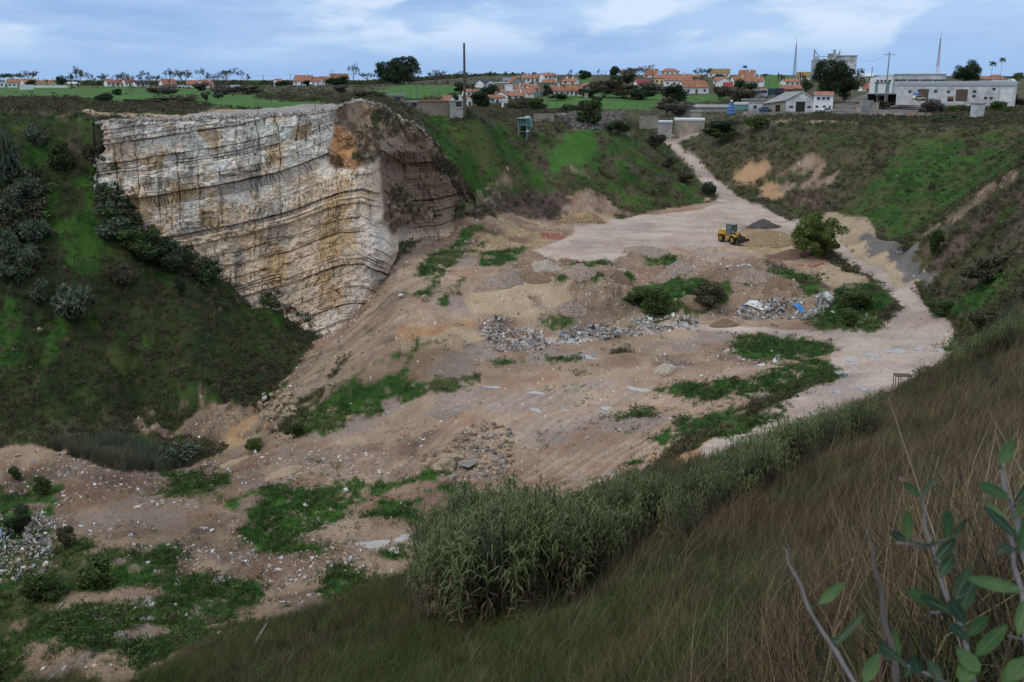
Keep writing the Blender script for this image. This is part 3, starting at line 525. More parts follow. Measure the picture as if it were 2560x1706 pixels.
# ------------------------------------------------------------------ scattered ground cover (countless: stuff)
def sample(n,types,r0,r1,a0=-34,a1=34,dens=None,seed=1,jit=0):
    g=np.random.default_rng(seed); a=g.uniform(R(a0),R(a1),n); r=np.exp(g.uniform(math.log(r0),math.log(r1),n))
    x=r*np.sin(a); y=r*np.cos(a)
    i=np.clip(np.round(np.interp(a,az,np.arange(NA))).astype(int),0,NA-1); j=np.clip(np.round(np.interp(np.log(r),lr,np.arange(NR))).astype(int),0,NR-1)
    m=np.isin(TYPE[i,j],types)
    if dens is not None: m&=g.random(n)<dens(x,y,i,j)
    x,y=x[m],y[m]; x=x+g.normal(0,1,len(x))*jit; y=y+g.normal(0,1,len(y))*jit; return np.stack([x,y,gi(G,x,y)],1)
def poly_pts(poly,n,seed):
    P=ground_poly(poly,25); g=np.random.default_rng(seed); x=g.uniform(P[:,0].min(),P[:,0].max(),n*4); y=g.uniform(P[:,1].min(),P[:,1].max(),n*4)
    m=inpoly(x,y,P); x,y=x[m][:n],y[m][:n]; return np.stack([x,y,gi(G,x,y)],1)
def scatter(name,label,cat,protos,P,smin,smax,seed=1,tilt=.15,sz=None,kind='stuff',zoff=0):
    g=np.random.default_rng(seed); n=len(P); col=bpy.data.collections.new(name+'_kinds')
    for q,(me) in enumerate(protos):
        ob=bpy.data.objects.new('%s_kind'%name,me); col.objects.link(ob)
    me=bpy.data.meshes.new(name); P=P.copy(); P[:,2]+=zoff; me.vertices.add(n); me.vertices.foreach_set('co',P.astype(np.float32).ravel())
    rot=np.stack([g.normal(0,tilt,n),g.normal(0,tilt,n),g.uniform(0,6.283,n)],1).astype(np.float32)
    sc=g.uniform(smin,smax,n).astype(np.float32) if sz is None else sz.astype(np.float32)
    a=me.attributes.new('rot','FLOAT_VECTOR','POINT'); a.data.foreach_set('vector',rot.ravel())
    a=me.attributes.new('scl','FLOAT','POINT'); a.data.foreach_set('value',sc)
    a=me.attributes.new('idx','INT','POINT'); a.data.foreach_set('value',g.integers(0,len(protos),n).astype(np.int32))
    o=link(name,me); tag(o,label,cat,kind=kind)
    t=bpy.data.node_groups.new(name,'GeometryNodeTree'); t.interface.new_socket('Geometry',in_out='INPUT',socket_type='NodeSocketGeometry'); t.interface.new_socket('Geometry',in_out='OUTPUT',socket_type='NodeSocketGeometry')
    n_=t.nodes; l=t.links; a_=n_.new('NodeGroupInput'); z=n_.new('NodeGroupOutput'); ip=n_.new('GeometryNodeInstanceOnPoints'); ci=n_.new('GeometryNodeCollectionInfo')
    ci.inputs['Collection'].default_value=col; ci.inputs['Separate Children'].default_value=True; ci.inputs['Reset Children'].default_value=True
    ip.inputs['Pick Instance'].default_value=True
    def at(nm,ty):
        q=n_.new('GeometryNodeInputNamedAttribute'); q.data_type=ty; q.inputs['Name'].default_value=nm; return q.outputs['Attribute']
    l.new(a_.outputs[0],ip.inputs['Points']); l.new(ci.outputs[0],ip.inputs['Instance']); l.new(at('idx','INT'),ip.inputs['Instance Index'])
    l.new(at('rot','FLOAT_VECTOR'),ip.inputs['Rotation']); l.new(at('scl','FLOAT'),ip.inputs['Scale']); l.new(ip.outputs[0],z.inputs[0])
    md=o.modifiers.new('scatter','NODES'); md.node_group=t
    return o
def tuft(n,h,rad,w,lean,seed,m,segs=2,wind=(0,0),hv=.4):
    g=np.random.default_rng(seed); V=[];F=[]
    for i in range(n):
        a=g.uniform(0,6.28); r=rad*math.sqrt(g.random()); b=np.array([r*math.cos(a),r*math.sin(a),-.05]); d=g.uniform(0,6.28); H=h*g.uniform(1-hv,1+hv*.5)
        ln=np.array([math.cos(d),math.sin(d),0])*lean*H*g.uniform(.3,1.3)+np.array([wind[0],wind[1],0])*H; sd=np.array([-math.sin(d+.7),math.cos(d+.7),0])*w
        s0=len(V)
        for k in range(segs+1):
            t=k/segs; c_=b+np.array([0,0,H])*(t-.12*t*t)+ln*t*t; ww=sd*(1-t*.85); V+= [c_-ww,c_+ww]
            if k: F.append((s0+2*k-2,s0+2*k-1,s0+2*k+1,s0+2*k))
    return mesh_np('tuft',V,F,m)
def leafball(n,s,seed,m,ell=(1,1,1),clumps=9,flat=.0,up=0,hollow=.5,cr=.38):
    g=np.random.default_rng(seed); d=g.normal(size=(clumps,3)); d/=np.linalg.norm(d,axis=1)[:,None]; cc=d*(g.random(clumps)**.4)[:,None]*(1-cr*.6)
    ci=g.integers(0,clumps,n); q=g.normal(size=(n,3)); q/=np.linalg.norm(q,axis=1)[:,None]; rad=(hollow+(1-hollow)*g.random(n))[:,None]*cr*g.uniform(.6,1.25,clumps)[ci][:,None]
    c_=(cc[ci]+q*rad)*np.array(ell)
    a=g.normal(size=(n,3)); a[:,2]=a[:,2]*(1-flat)+up; a/=np.linalg.norm(a,axis=1)[:,None]; b=np.cross(a,g.normal(size=(n,3))); b/=np.linalg.norm(b,axis=1)[:,None]+1e-9
    a=a*s*g.uniform(.6,1.4,n)[:,None]; b=b*s*.5*g.uniform(.6,1.4,n)[:,None]
    V=np.stack([c_-a,c_+b,c_+a,c_-b],1).reshape(-1,3); F=np.arange(4*n).reshape(-1,4)
    return V,F
def stone(seed,m,flat=.7):
    g=np.random.default_rng(seed); import bmesh
    bm=bmesh.new(); bmesh.ops.create_icosphere(bm,subdivisions=1,radius=.5)
    sc=(g.uniform(.7,1.3),g.uniform(.6,1),g.uniform(.45,flat))
    for v in bm.verts:
        k=g.uniform(.75,1.2); v.co=Vector((v.co.x*sc[0]*k,v.co.y*sc[1]*k,v.co.z*sc[2]*k))
    me=bpy.data.meshes.new('stone'); bm.to_mesh(me); bm.free(); me.materials.append(m); return me
m_dry=mat('dry_stems',(.160,.112,.064),var=.3,rnd=.7,scale=.22,col2=(.090,.090,.042))
m_dryp=mat('pale_stems',(.28,.225,.14),rnd=.4,scale=.6)
m_red=mat('rusty_stems',(.145,.085,.058),rnd=.6,scale=.4,col2=(.085,.065,.045))
m_grn=mat('green_blades',(.055,.105,.030),rnd=.6,scale=.3,col2=(.085,.12,.035))
m_vivid=mat('short_grass',(.026,.072,.013),rnd=.5,scale=.15,col2=(.052,.098,.020))
m_olive=mat('olive_scrub',(.052,.066,.027),rnd=.4,scale=.12,col2=(.095,.085,.044))
m_brownb=mat('brown_scrub',(.115,.090,.058),rnd=.4,scale=.12,col2=(.055,.055,.03))
m_reed=mat('reed_leaves',(.050,.078,.024),rnd=.6,scale=.18,col2=(.110,.122,.045),rough=.6)
m_reedd=mat('dead_reed_leaves',(.085,.055,.034),rnd=.5,scale=.5,col2=(.14,.10,.06))
m_yel=mat('yellow_weed',(.13,.115,.022),rnd=.3,scale=.5)
NDS=nfld(1.9,103,3); ND=nfld(7,101); ND2=nfld(14,102)
# near hillside
P=sample(95000,[DRY],5,95,seed=1,dens=lambda x,y,i,j:(1-.65*ss(.42,.56,ND2[i,j]))*(.12+.88*ss(.36,.56,NDS[i,j])))
Q=sample(9000,[DRY],4,60,-72,72,seed=91); Q=Q[np.abs(np.degrees(np.arctan2(Q[:,0],Q[:,1])))>34]; P=np.concatenate([P,Q])
tk=[tuft(30,.66,.30,.0046,.38,k,m_dry,2,(-.24,.05)) for k in range(4)]+[tuft(24,.72,.3,.0046,.42,20,m_red,2,(-.2,.05))]+[tuft(12,.85,.35,.0040,.5,9,m_dryp,3,(-.3,.05))]
scatter('dry_grass','dry brown grass covering the near hillside','grass',tk,P,.6,2.0,1,.16)
P=sample(70000,[DRY],5,95,seed=2,dens=lambda x,y,i,j:ss(.40,.54,ND2[i,j])*.8+.3*ss(.45,.55,ND[i,j])+.05)
gk=[tuft(34,.40,.30,.0055,.6,k,m_grn,2,(-.15,0)) for k in range(4)]
scatter('hillside_grass','dark green grass between the dry stems on the near hillside','grass',gk,P,.7,1.5,2,.15)
P=sample(26000,[DRY],14,80,-30,12,seed=31,dens=lambda x,y,i,j:ss(8,-6,x)*ss(.42,.55,ND[i,j]))
scatter('fennel_weeds','tall yellow green feathery weeds at the bottom of the near hillside','weeds',[tuft(26,.9,.35,.006,.6,k+60,m,2,(-.12,0)) for k,m in ((0,m_grn),(1,m_yel),(2,mat('grey_green_weed',(.10,.125,.06),rnd=.5,scale=.4)),(3,m_grn))],P,.6,1.4,31,.15)
def bushlet(n,s,seed,m):
    V,F=leafball(n,s,seed,m,(1,1,.6),7); V[:,2]+=.35; return mesh_np('bushlet',V,F,m)
P=sample(9000,[DRY],9,95,seed=3,dens=lambda x,y,i,j:ss(.5,.62,ND2[i,j]))
scatter('hillside_weeds','low leafy weeds among the dry grass','weeds',[bushlet(130,.06,k,m_olive) for k in range(2)]+[bushlet(130,.06,k+5,m_grn) for k in range(2)]+[bushlet(110,.05,9,m_yel)],P,.25,.7,3,.2)
# pit grass and scrub
P=sample(130000,[GRA],45,260,seed=4,dens=lambda x,y,i,j:.35+.65*ss(.35,.5,ND[i,j]),jit=.6)
scatter('short_grass','short green grass patches in the quarry','grass',[tuft(14,.26,.42,.028,.9,k,m_vivid,1) for k in range(4)],P,.7,1.5,4,.1)
P=sample(16000,[GRA],45,260,seed=5,dens=lambda x,y,i,j:.25+ss(.45,.6,ND[i,j]))
scatter('quarry_weeds','dark leafy weeds in the quarry grass','weeds',[bushlet(60,.12,k,m_grn) for k in range(3)]+[bushlet(60,.12,k,m_olive) for k in range(2)],P,.3,1.0,5,.15)
P=sample(70000,[SCR,DRK,LSC],60,420,seed=6,dens=lambda x,y,i,j:np.where(TYPE[i,j]==DRK,.6,1)*(.25+.75*ss(.35,.6,ND[i,j]))*np.where(y>300,.25,1),jit=.4)
zz=np.random.default_rng(9).uniform(.4,1.15,len(P))*np.interp(np.hypot(P[:,0],P[:,1]),[60,150,290,330],[.7,1,1.2,.7])
scatter('scrub','low brown and olive scrub on the quarry slopes','scrub',[bushlet(70,.13,k,m_olive) for k in range(3)]+[bushlet(70,.11,k+4,m_brownb) for k in range(4)],P,.4,1.3,6,.2,sz=zz)
P=sample(70000,[SCR,DRK,LSC],60,420,seed=7)
scatter('rough_grass','rough brown grass on the quarry slopes','grass',[tuft(16,.55,.40,.028,.6,k,m_dry,2) for k in range(3)]+[tuft(16,.4,.40,.028,.6,k,m_vivid,1) for k in range(2)],P,.7,1.5,7,.1)
P=sample(22000,[DIR,TAN,RUB,ORA,SLP,BNK],45,200,seed=8,dens=lambda x,y,i,j:ss(.56,.66,ND[i,j])*.5+.02)
scatter('weed_tufts','small green weed tufts on bare dirt','weeds',[tuft(16,.3,.3,.03,.8,k,m_vivid,1) for k in range(2)]+[bushlet(40,.12,3,m_grn)],P,.3,.9,8,.1)
P=sample(9000,[SCR,FLD],260,900,seed=81,dens=lambda x,y,i,j:np.where(TYPE[i,j]==FLD,.03,1)*ss(.45,.6,ND2[i,j])*np.where(x>-40,.35,1))
scatter('field_scrub','scattered brown scrub on the far fields','scrub',[bushlet(50,.16,k,m_olive) for k in range(2)]+[bushlet(50,.16,k+4,m_brownb) for k in range(3)],P,.7,1.7,81,.1)
P=sample(6000,[SCR,FLD,GRA],820,1150,-34,2,seed=83,dens=lambda x,y,i,j:ss(.40,.5,fbm(x,y,160,2,5))); scatter('far_woods','dark line of distant woods behind the houses on the plain','woods',[bushlet(60,.2,k,m_olive) for k in range(2)]+[bushlet(60,.2,k+2,m_grn) for k in range(2)],P,2,4.2,83,.1)
# stones
def smat(n,c,rnd=.3,rough=.9): return mat(n,c,rough=rough,rnd=rnd,scale=3)
st=[stone(1,smat('pale_stone',(.42,.37,.32))),stone(2,smat('tan_stone',(.38,.29,.21))),stone(3,smat('brick_stone',(.30,.15,.10))),stone(4,smat('grey_stone',(.24,.22,.20))),stone(5,smat('tan_stone',(0,0,0))),stone(6,smat('white_stone',(.58,.55,.51))),stone(7,smat('brown_clod',(.22,.15,.105)),.9),stone(8,smat('brown_clod',(0,0,0)))]
P=sample(230000,[RUB,DIR,TAN,OCH,BRK,GRV,DRK,ORA,SLP,BNK],45,210,seed=9,dens=lambda x,y,i,j:np.select([TYPE[i,j]==t for t in (RUB,DIR,TAN,OCH,GRV,DRK,SLP,BNK)],[.85,.10,.14,.0,.6,.3,.35,.6],.2)*(.2+1.0*ss(.38,.62,ND[i,j])))
g=np.random.default_rng(10); zz=.07+.13*g.random(len(P))**3+.38*g.random(len(P))**22
scatter('rubble_stones','small pale and brown stones strewn over the quarry floor','rubble',st,P,.1,.3,9,1.5,sz=zz)
P=sample(26000,[OCH],100,230,seed=11)
scatter('ochre_stones','ochre yellow broken stones near the dump platform','rubble',[stone(k,smat('ochre_stone',(.36,.26,.145))) for k in (11,12,13)]+[stone(14,smat('tan_stone',(0,0,0)))],P,.12,.40,11,1.5)
P=sample(20000,[BRK],100,230,seed=12)
scatter('broken_bricks','heap of broken red bricks','bricks',[stone(k,smat('red_brick',(.36,.09,.05))) for k in (15,16)],P,.25,.5,12,1.5)
P=sample(60000,[BNK],100,175,seed=41,dens=lambda x,y,i,j:.5+.5*ss(.4,.6,ND[i,j])); scatter('bank_rubble','broken brick and pale stones covering the dump bank','rubble',st+[st[0],st[5]],P,.1,.34,41,1.5)
P=poly_pts([(1040,1150),(1120,1110),(1200,1050),(1290,1070),(1280,1210),(1150,1215)],420,42); scatter('buff_rubble','loose buff stones around the biggest boulders','rubble',[st[1],st[1],st[3],st[6]],P,.15,.75,42,1.5)
P=sample(9000,[GRA,SCR],70,230,seed=13,dens=lambda x,y,i,j:.22*ss(.5,.62,ND[i,j]))
scatter('slope_stones','pale stones showing through the grass on the slopes','stones',[st[0],st[1],st[3]],P,.12,.42,13,1.5)
P=poly_pts([(1395,300),(1440,278),(1560,282),(1575,318),(1500,328),(1420,322)],2600,33); P[:,2]+=.2; scatter('dark_rubble','heap of dark broken rubble on top of the centre hill','rubble',[stone(k,smat('dark_rubble_stone',(.10,.09,.085))) for k in (41,42)]+[stone(43,smat('grey_stone',(0,0,0)))],P,.3,.9,33,1.5)
P=np.concatenate([poly_pts(q,n,50+n) for q,n in (([(235,400),(290,420),(330,500),(480,650),(560,700),(480,700),(340,620),(240,500)],240),([(0,430),(110,440),(120,560),(90,700),(0,720)],120),([(560,690),(700,735),(800,790),(780,820),(680,770)],90))]); scatter('bramble_thicket','tangled bramble thicket under the cliff and along the left slope','brambles',[bushlet(170,.13,k+70,m) for k,m in enumerate((m_olive,m_grn,m_brownb,mat('soft_green_scrub',(.05,.09,.03),rnd=.4,scale=.2),mat('grey_green_scrub',(.09,.12,.075),rnd=.4,scale=.2)))],P,.9,2.4,55,.2)
# rubbish
TRZ=[[(1195,810),(1240,795),(1300,825),(1400,835),(1500,815),(1640,785),(1740,800),(1745,822),(1600,840),(1500,852),(1400,868),(1330,884),(1230,880)],
 [(1830,780),(1880,755),(1960,752),(2010,760),(2080,732),(2085,770),(2010,800),(1860,800)],[(-40,1300),(130,1290),(160,1340),(110,1440),(-40,1460)],[(1885,898),(1950,892),(1955,912),(1880,918)],[(1800,655),(1880,650),(1885,672),(1800,675)]]
g=np.random.default_rng(77); I=g.integers(5,n0-5,9000); J=g.integers(6,n1_-60,9000); k_=(SMC[I,J]>.5)&(fbm(CLIFFP[I,J,0],CLIFFP[I,J,2],2.5,3,5)>.47)
scatter('spur_scrub','low dark scrub clinging to the brown soil spur beside the cliff','scrub',[bushlet(70,.13,k,m_olive) for k in range(2)]+[bushlet(70,.11,k+4,m_brownb) for k in range(3)]+[tuft(16,.5,.4,.028,.6,9,m_dry,2)],CLIFFP[I,J][k_],.35,1.0,77,.4)
I=g.integers(60,n0-5,5200); J=g.integers(0,8,5200); k_=CU[I]<1100
scatter('rim_stones','loose grey and white stones along the cliff rim','stones',[st[0],st[3],st[1],st[5]],CLIFFP[I,J][k_],.15,.65,78,1.5)
k_=(SMC[I,:]>.5)
I=g.integers(5,n0-5,5000); J=g.integers(6,n1_-60,5000); k_=(SMC[I,J]>.5)
scatter('spur_stones','pale stones on the brown soil spur','stones',[st[0],st[1],st[6]],CLIFFP[I,J][k_],.08,.38,79,1.5)
def shard(seed,m):
    g=np.random.default_rng(seed); k=7; V=[(0,0,.1*g.normal())]; 
    for i in range(k):
        a=i/k*6.283; r=g.uniform(.25,.6); V.append((r*math.cos(a)*1.3,r*math.sin(a)*.7,.16*g.normal()))
    F=[(0,1+i,1+(i+1)%k) for i in range(k)]; n=len(V); V+= [(x,y,z-.07) for x,y,z in V]; F+=[(n,n+1+(i+1)%k,n+1+i) for i in range(k)]
    for i in range(k): F+=[(1+i,n+1+i,1+(i+1)%k),(1+(i+1)%k,n+1+i,n+1+(i+1)%k)]
    return mesh_np('shard',V,F,m)
def plank(m,l=1.2,w_=.06,h=.02):
    V=[(sx*l/2,sy*w_,sz*h+sx*.1) for sx in (-1,1) for sy in (-1,1) for sz in (-1,1)]
    return mesh_np('plank',V,[(0,1,3,2),(4,6,7,5),(0,4,5,1),(2,3,7,6),(0,2,6,4),(1,5,7,3)],m)
tm=[smat('white_plastic',(.66,.65,.63),.25,.5),smat('grey_sheet',(.27,.26,.25),.35,.6),smat('dark_rubbish',(.05,.05,.055),.4,.6),smat('pale_blue_sheet',(.38,.48,.56),.3,.5),smat('board',(.34,.27,.20),.35)]
tp=[shard(1,tm[0]),shard(2,tm[0]),shard(3,tm[1]),shard(4,tm[1]),shard(5,tm[2]),shard(6,tm[3]),plank(tm[4]),plank(tm[1],1.6),shard(8,tm[4]),st[0],st[3],st[6]]
P=np.concatenate([poly_pts(TRZ[0],7500,1),poly_pts(TRZ[1],3200,2),poly_pts(TRZ[2],1500,3),poly_pts(TRZ[3],160,4),poly_pts(TRZ[4],90,5)]); P=P[fbm(P[:,0],P[:,1],1.6,3,17)>.43]; P[:,2]+=np.random.default_rng(3).uniform(-.05,.5,len(P))*(fbm(P[:,0],P[:,1],3,2,7)>.42)
scatter('rubbish','white and grey rubbish dumped along the foot of the bank','rubbish',tp+[tp[0],tp[1],st[5]],P,.1,.48,14,.8,sz=.08+.17*np.random.default_rng(6).random(len(P))+.7*np.random.default_rng(5).random(len(P))**9)
P=sample(14000,[RUB,DIR,GRA,BNK,SLP],60,190,seed=15,dens=lambda x,y,i,j:np.where((TYPE[i,j]==RUB)|(TYPE[i,j]==BNK),.95,.05))
scatter('litter','small white scraps of litter scattered over the floor','litter',[tp[0],tp[1],tp[5],tp[6],st[5]],P,.15,.5,15,.6)
# giant cane
def cane(seed,dead=.25):
    g=np.random.default_rng(seed); V=[[],[]];F=[[],[]]
    for s_n in range(9):
        bx,by=g.normal(0,.45,2); H=g.uniform(3.0,4.6); lx,ly=g.normal(0,.35,2); 
        def pt(t): return np.array([bx+lx*t*t,by+ly*t*t,H*t])
        b0=len(V[0])
        for k in range(4):
            p=pt(k/3); V[0]+=[p+(-.02,0,0),p+(.02,0,0)]
            if k: F[0].append((b0+2*k-2,b0+2*k-1,b0+2*k+1,b0+2*k))
        for q in range(21):
            t=g.uniform(.12,1.0); a=g.uniform(0,6.283); w=1 if t<.62 and g.random()<.8 else 0; Ln=g.uniform(.45,.95)*(.8 if t>.9 else 1); wd=.030
            p0=pt(t); dr=np.array([math.cos(a),math.sin(a),0]); sd=np.array([-math.sin(a),math.cos(a),0])*wd; up_=.55 if w==0 else -.1
            p1=p0+dr*Ln*.5+np.array([0,0,Ln*.35*up_*1.6]); p2=p0+dr*Ln*(.95 if w==0 else .6)+np.array([0,0,-Ln*(.12 if w==0 else .6)])
            s0=len(V[w]); V[w]+=[p0-sd*.6,p0+sd*.6,p1-sd,p1+sd,p2-sd*.1,p2+sd*.1]; F[w]+=[(s0,s0+1,s0+3,s0+2),(s0+2,s0+3,s0+5,s0+4)]
    n=len(V[0]); VV=np.array(V[0]+V[1]); FF=F[0]+[tuple(i+n for i in f) for f in F[1]]
    me=mesh_np('cane',VV,FF,m_reed); me.materials.append(m_reedd); me.polygons.foreach_set('material_index',np.array([0]*len(F[0])+[1]*len(F[1]),dtype=np.int32)); return me
CANES=[cane(k) for k in range(6)]
REED=[(1080,1545),(1060,1480),(1080,1440),(1400,1380),(1640,1280),(1900,1190),(2100,1080),(2300,960),(2560,830),(2560,890),(2330,1000),(2050,1160),(1850,1280),(1600,1420),(1400,1510),(1250,1570),(1120,1580)]
P=poly_pts(REED,2500,21); P=P[(P[:,0]<3)|(gi(ND,P[:,0],P[:,1])>.40+.0035*P[:,0])]; zz=np.interp(P[:,0],[-8,0,8,18,45],[1.05,.95,.62,.42,.34])*(.45+1.1*gi(ND,P[:,0],P[:,1]))*np.random.default_rng(2).uniform(.6,1.15,len(P))
scatter('giant_reeds','tall green cane thicket along the foot of the near hillside','reeds',CANES,P,1,1,21,.1,sz=zz)
MARSH=[(110,1120),(300,1105),(420,1135),(480,1165),(400,1180),(300,1180),(150,1130)]
P=poly_pts(MARSH,900,22)
scatter('marsh_reeds','grey green reeds in the wet hollow at the pit bottom','reeds',[tuft(30,1.6,.5,.02,.25,k,mat('marsh_reed',(.085,.125,.075),rnd=.45,scale=.2,col2=(.15,.13,.08)),2) for k in range(3)],P,.7,1.2,22,.1)
# ------------------------------------------------------------------ buildings
class MB:
    def __init__(s): s.v=[];s.f=[]
    def box(s,x0,x1,y0,y1,z0,z1):
        n=len(s.v); s.v+=[(x,y,z) for x in (x0,x1) for y in (y0,y1) for z in (z0,z1)]
        s.f+=[tuple(n+i for i in q) for q in ((0,1,3,2),(4,6,7,5),(0,4,5,1),(2,3,7,6),(0,2,6,4),(1,5,7,3))]; return s
    def prism(s,pts,y0,y1):
        """outline in x,z pushed from y0 to y1"""
        n=len(s.v); k=len(pts); s.v+=[(x,y0,z) for x,z in pts]+[(x,y1,z) for x,z in pts]
        s.f+=[tuple(range(n,n+k)),tuple(range(n+2*k-1,n+k-1,-1))]+[(n+i,n+k+i,n+k+(i+1)%k,n+(i+1)%k) for i in range(k)]; return s
    def prismx(s,pts,x0,x1):
        """outline in y,z pushed from x0 to x1"""
        n=len(s.v); k=len(pts); s.v+=[(x0,y,z) for y,z in pts]+[(x1,y,z) for y,z in pts]
        s.f+=[tuple(range(n,n+k)),tuple(range(n+2*k-1,n+k-1,-1))]+[(n+i,n+k+i,n+k+(i+1)%k,n+(i+1)%k) for i in range(k)]; return s
    def tube(s,path,rad,k=6,cap=True):
        n0=len(s.v); P=[Vector(p) for p in path]; rad=rad if hasattr(rad,'__len__') else [rad]*len(P)
        for i,p in enumerate(P):
            d=(P[min(i+1,len(P)-1)]-P[max(i-1,0)]).normalized(); a=d.orthogonal().normalized() if i==0 else (a-d*a.dot(d)).normalized(); b=d.cross(a)
            for j in range(k): t=j/k*6.2832; s.v.append(tuple(p+(a*math.cos(t)+b*math.sin(t))*rad[i]))
        for i in range(len(P)-1):
            for j in range(k): s.f.append((n0+i*k+j,n0+i*k+(j+1)%k,n0+(i+1)*k+(j+1)%k,n0+(i+1)*k+j))
        if cap: s.f+=[tuple(range(n0+k-1,n0-1,-1)),tuple(range(n0+(len(P)-1)*k,n0+len(P)*k))]
        return s
    def quad(s,*p): n=len(s.v); s.v+=[tuple(q) for q in p]; s.f.append(tuple(range(n,n+len(p)))); return s
    def mesh(s,name,m,smooth=False):
        me=bpy.data.meshes.new(name); me.from_pydata([tuple(float(c) for c in v) for v in s.v],[],s.f); me.materials.append(m)
        import bmesh; bm=bmesh.new(); bm.from_mesh(me); bmesh.ops.recalc_face_normals(bm,faces=bm.faces); bm.to_mesh(me); bm.free()
        if smooth: me.polygons.foreach_set('use_smooth',np.ones(len(me.polygons),bool))
        return me
    def put(s,name,m,parent=None,smooth=False): return link(name,s.mesh(name,m,smooth),parent)
def root(name,loc,rz,label,cat,group=None):
    o=bpy.data.objects.new(name,None); COL.objects.link(o); o.location=loc; o.rotation_euler=(0,0,rz); tag(o,label,cat,group); return o
WALL={'w':mat('whitewash',(.80,.80,.79),var=.07,scale=.5),'y':mat('yellow_render',(.62,.50,.28),var=.06,scale=.6),'p':mat('peach_render',(.62,.46,.33),var=.08,scale=.6),
 'g':mat('grey_concrete',(.34,.33,.30),var=.25,scale=.5,detail=7),'t':mat('tan_concrete',(.35,.30,.23),var=.22,scale=.6,detail=7),'b':mat('brown_wall',(.25,.20,.15),var=.2,scale=.6),'d':mat('weathered_white',(.52,.52,.51),var=.28,scale=.45,detail=8),'e':mat('teal_sheet',(.16,.30,.28),var=.15)}
ROOF={'o':mat('orange_tiles',(.31,.145,.095),var=.35,scale=.8),'b':mat('old_brown_tiles',(.30,.135,.075),var=.25,scale=.7),'m':mat('mossy_tiles',(.25,.17,.055),var=.2,scale=.6),'k':mat('black_sheet',(.05,.052,.055)),'r':mat('dark_red_sheet',(.26,.06,.055)),
 'g':mat('grey_fibre_sheet',(.27,.27,.26),var=.2,scale=.8),'p':mat('pale_sheet',(.62,.66,.68),var=.08),'w':mat('whitewash',(0,0,0)),'s':mat('solar_roof',(.10,.13,.20),rough=.3)}
GL=mat('dark_window_glass',(.035,.042,.05),rough=.2,spec=.6); DOORM=mat('brown_door',(.16,.10,.06)); TRIM=mat('white_trim',(.7,.7,.68))
def house(name,u0,u1,vr,ve,vbs,style,wl,rf,label,cat='house',Y=None,depth=None,yaw=0,win=2,chim=1,group=None,door=True,wrow=1):
    Y=Y or farY((u0+u1)/2,vbs); a=PY(u0,vbs,Y); b=PY(u1,vbs,Y); cx=(a+b)/2; w=abs(b[0]-a[0]); z0=a[2]
    H=lambda v: PY((u0+u1)/2,v,Y)[2]-z0
    he,hr=H(ve),H(vr); yaw=yaw or ((24 if int(u0)%3 else -20) if style in 'LG' and cat=='house' and win<4 else 0); z0=min(max(z0,gz(cx[0],cx[1])-.2),z0+1.3); rz=-math.atan2(cx[0],cx[1])*.9+R(yaw); D=depth or min(max(w*.75,5),10); hw=w/2
    o=root(name,(cx[0],cx[1],z0),rz,label,cat,group); t=max(.18,w*.012)
    wb=MB(); rb=MB(); ov=.35
    if style=='L':
        wb.prismx([(0,-2),(D,-2),(D,he),(D/2,hr-t),(0,he)],-hw,hw); s=(hr-he)/(D/2)
        rb.prismx([(-ov,he-s*ov),(D/2,hr),(D/2,hr+t*1.3),(-ov,he-s*ov+t*1.3)],-hw-.2,hw+.2); rb.prismx([(D+ov,he-s*ov),(D+ov,he-s*ov+t*1.3),(D/2,hr+t*1.3),(D/2,hr)],-hw-.2,hw+.2)
    elif style=='G':
        wb.prism([(-hw,-2),(hw,-2),(hw,he),(0,hr-t),(-hw,he)],0,D); s=(hr-he)/hw
        for g in (1,-1): rb.prism([(g*(hw+ov),he-s*ov),(0,hr),(0,hr+t*1.3),(g*(hw+ov),he-s*ov+t*1.3)],-.25,D+.25)
    elif style=='H':
        wb.box(-hw,hw,0,D,-2,he); n=0; q=min(D/2,hw*.6)
        e=[(-hw-ov,-ov,he),(hw+ov,-ov,he),(hw+ov,D+ov,he),(-hw-ov,D+ov,he)]; r0=(-hw+q,D/2,hr); r1=(hw-q,D/2,hr)
        rb.v+=e+[r0,r1]+[(x,y,z-.2) for x,y,z in e]; rb.f+=[(0,1,5,4),(1,2,5),(2,3,4,5),(3,0,4),(6,9,8,7),(0,6,7,1),(1,7,8,2),(2,8,9,3),(3,9,6,0)]
    elif style=='S':   # lean-to: low at the front
        wb.prismx([(0,-2),(D,-2),(D,hr-t),(0,he-t)],-hw,hw); rb.prismx([(-ov,he-t),(D+ov,hr),(D+ov,hr+t),(-ov,he)],-hw-.2,hw+.2)
    else:
        wb.box(-hw,hw,0,D,-2,he); rb.box(-hw-.15,hw+.15,-.15,D+.15,he+.004,hr)
    wb.put('wall',WALL[wl],o); rb.put('roof',ROOF[rf],o)
    hh=min(he,3.2*wrow)/wrow
    for r_ in range(wrow):
        zc=hh*(r_+.52)
        for k in range(win):
            x=-hw+w*(k+.5+(.0 if win>1 else .1))/win; ww=min(.55,w/win*.28)
            if door and r_==0 and k==win//2:
                MB().box(x-.5,x+.5,-.06,.04,-.1,min(2.1,he*.75)).put('door',DOORM,o)
            else:
                wo=MB().box(x-ww,x+ww,-.05,.04,zc-.5,zc+.5).put('window',GL,o)
                if w>11 or Y<480: MB().box(x-ww-.12,x+ww+.12,-.12,-.052,zc-.64,zc-.52).put('sill',TRIM,wo)
    for k in range(chim):
        x=hw*(.45-.9*k); yy=D*.35 if style!='G' else D*.5; zt=hr+.9
        cb=MB().box(x-.35,x+.35,yy-.3,yy+.3,he,zt).put('chimney',TRIM,o); MB().box(x-.45,x+.45,yy-.4,yy+.4,zt+.003,zt+.15).put('cap',TRIM,cb)
    return o
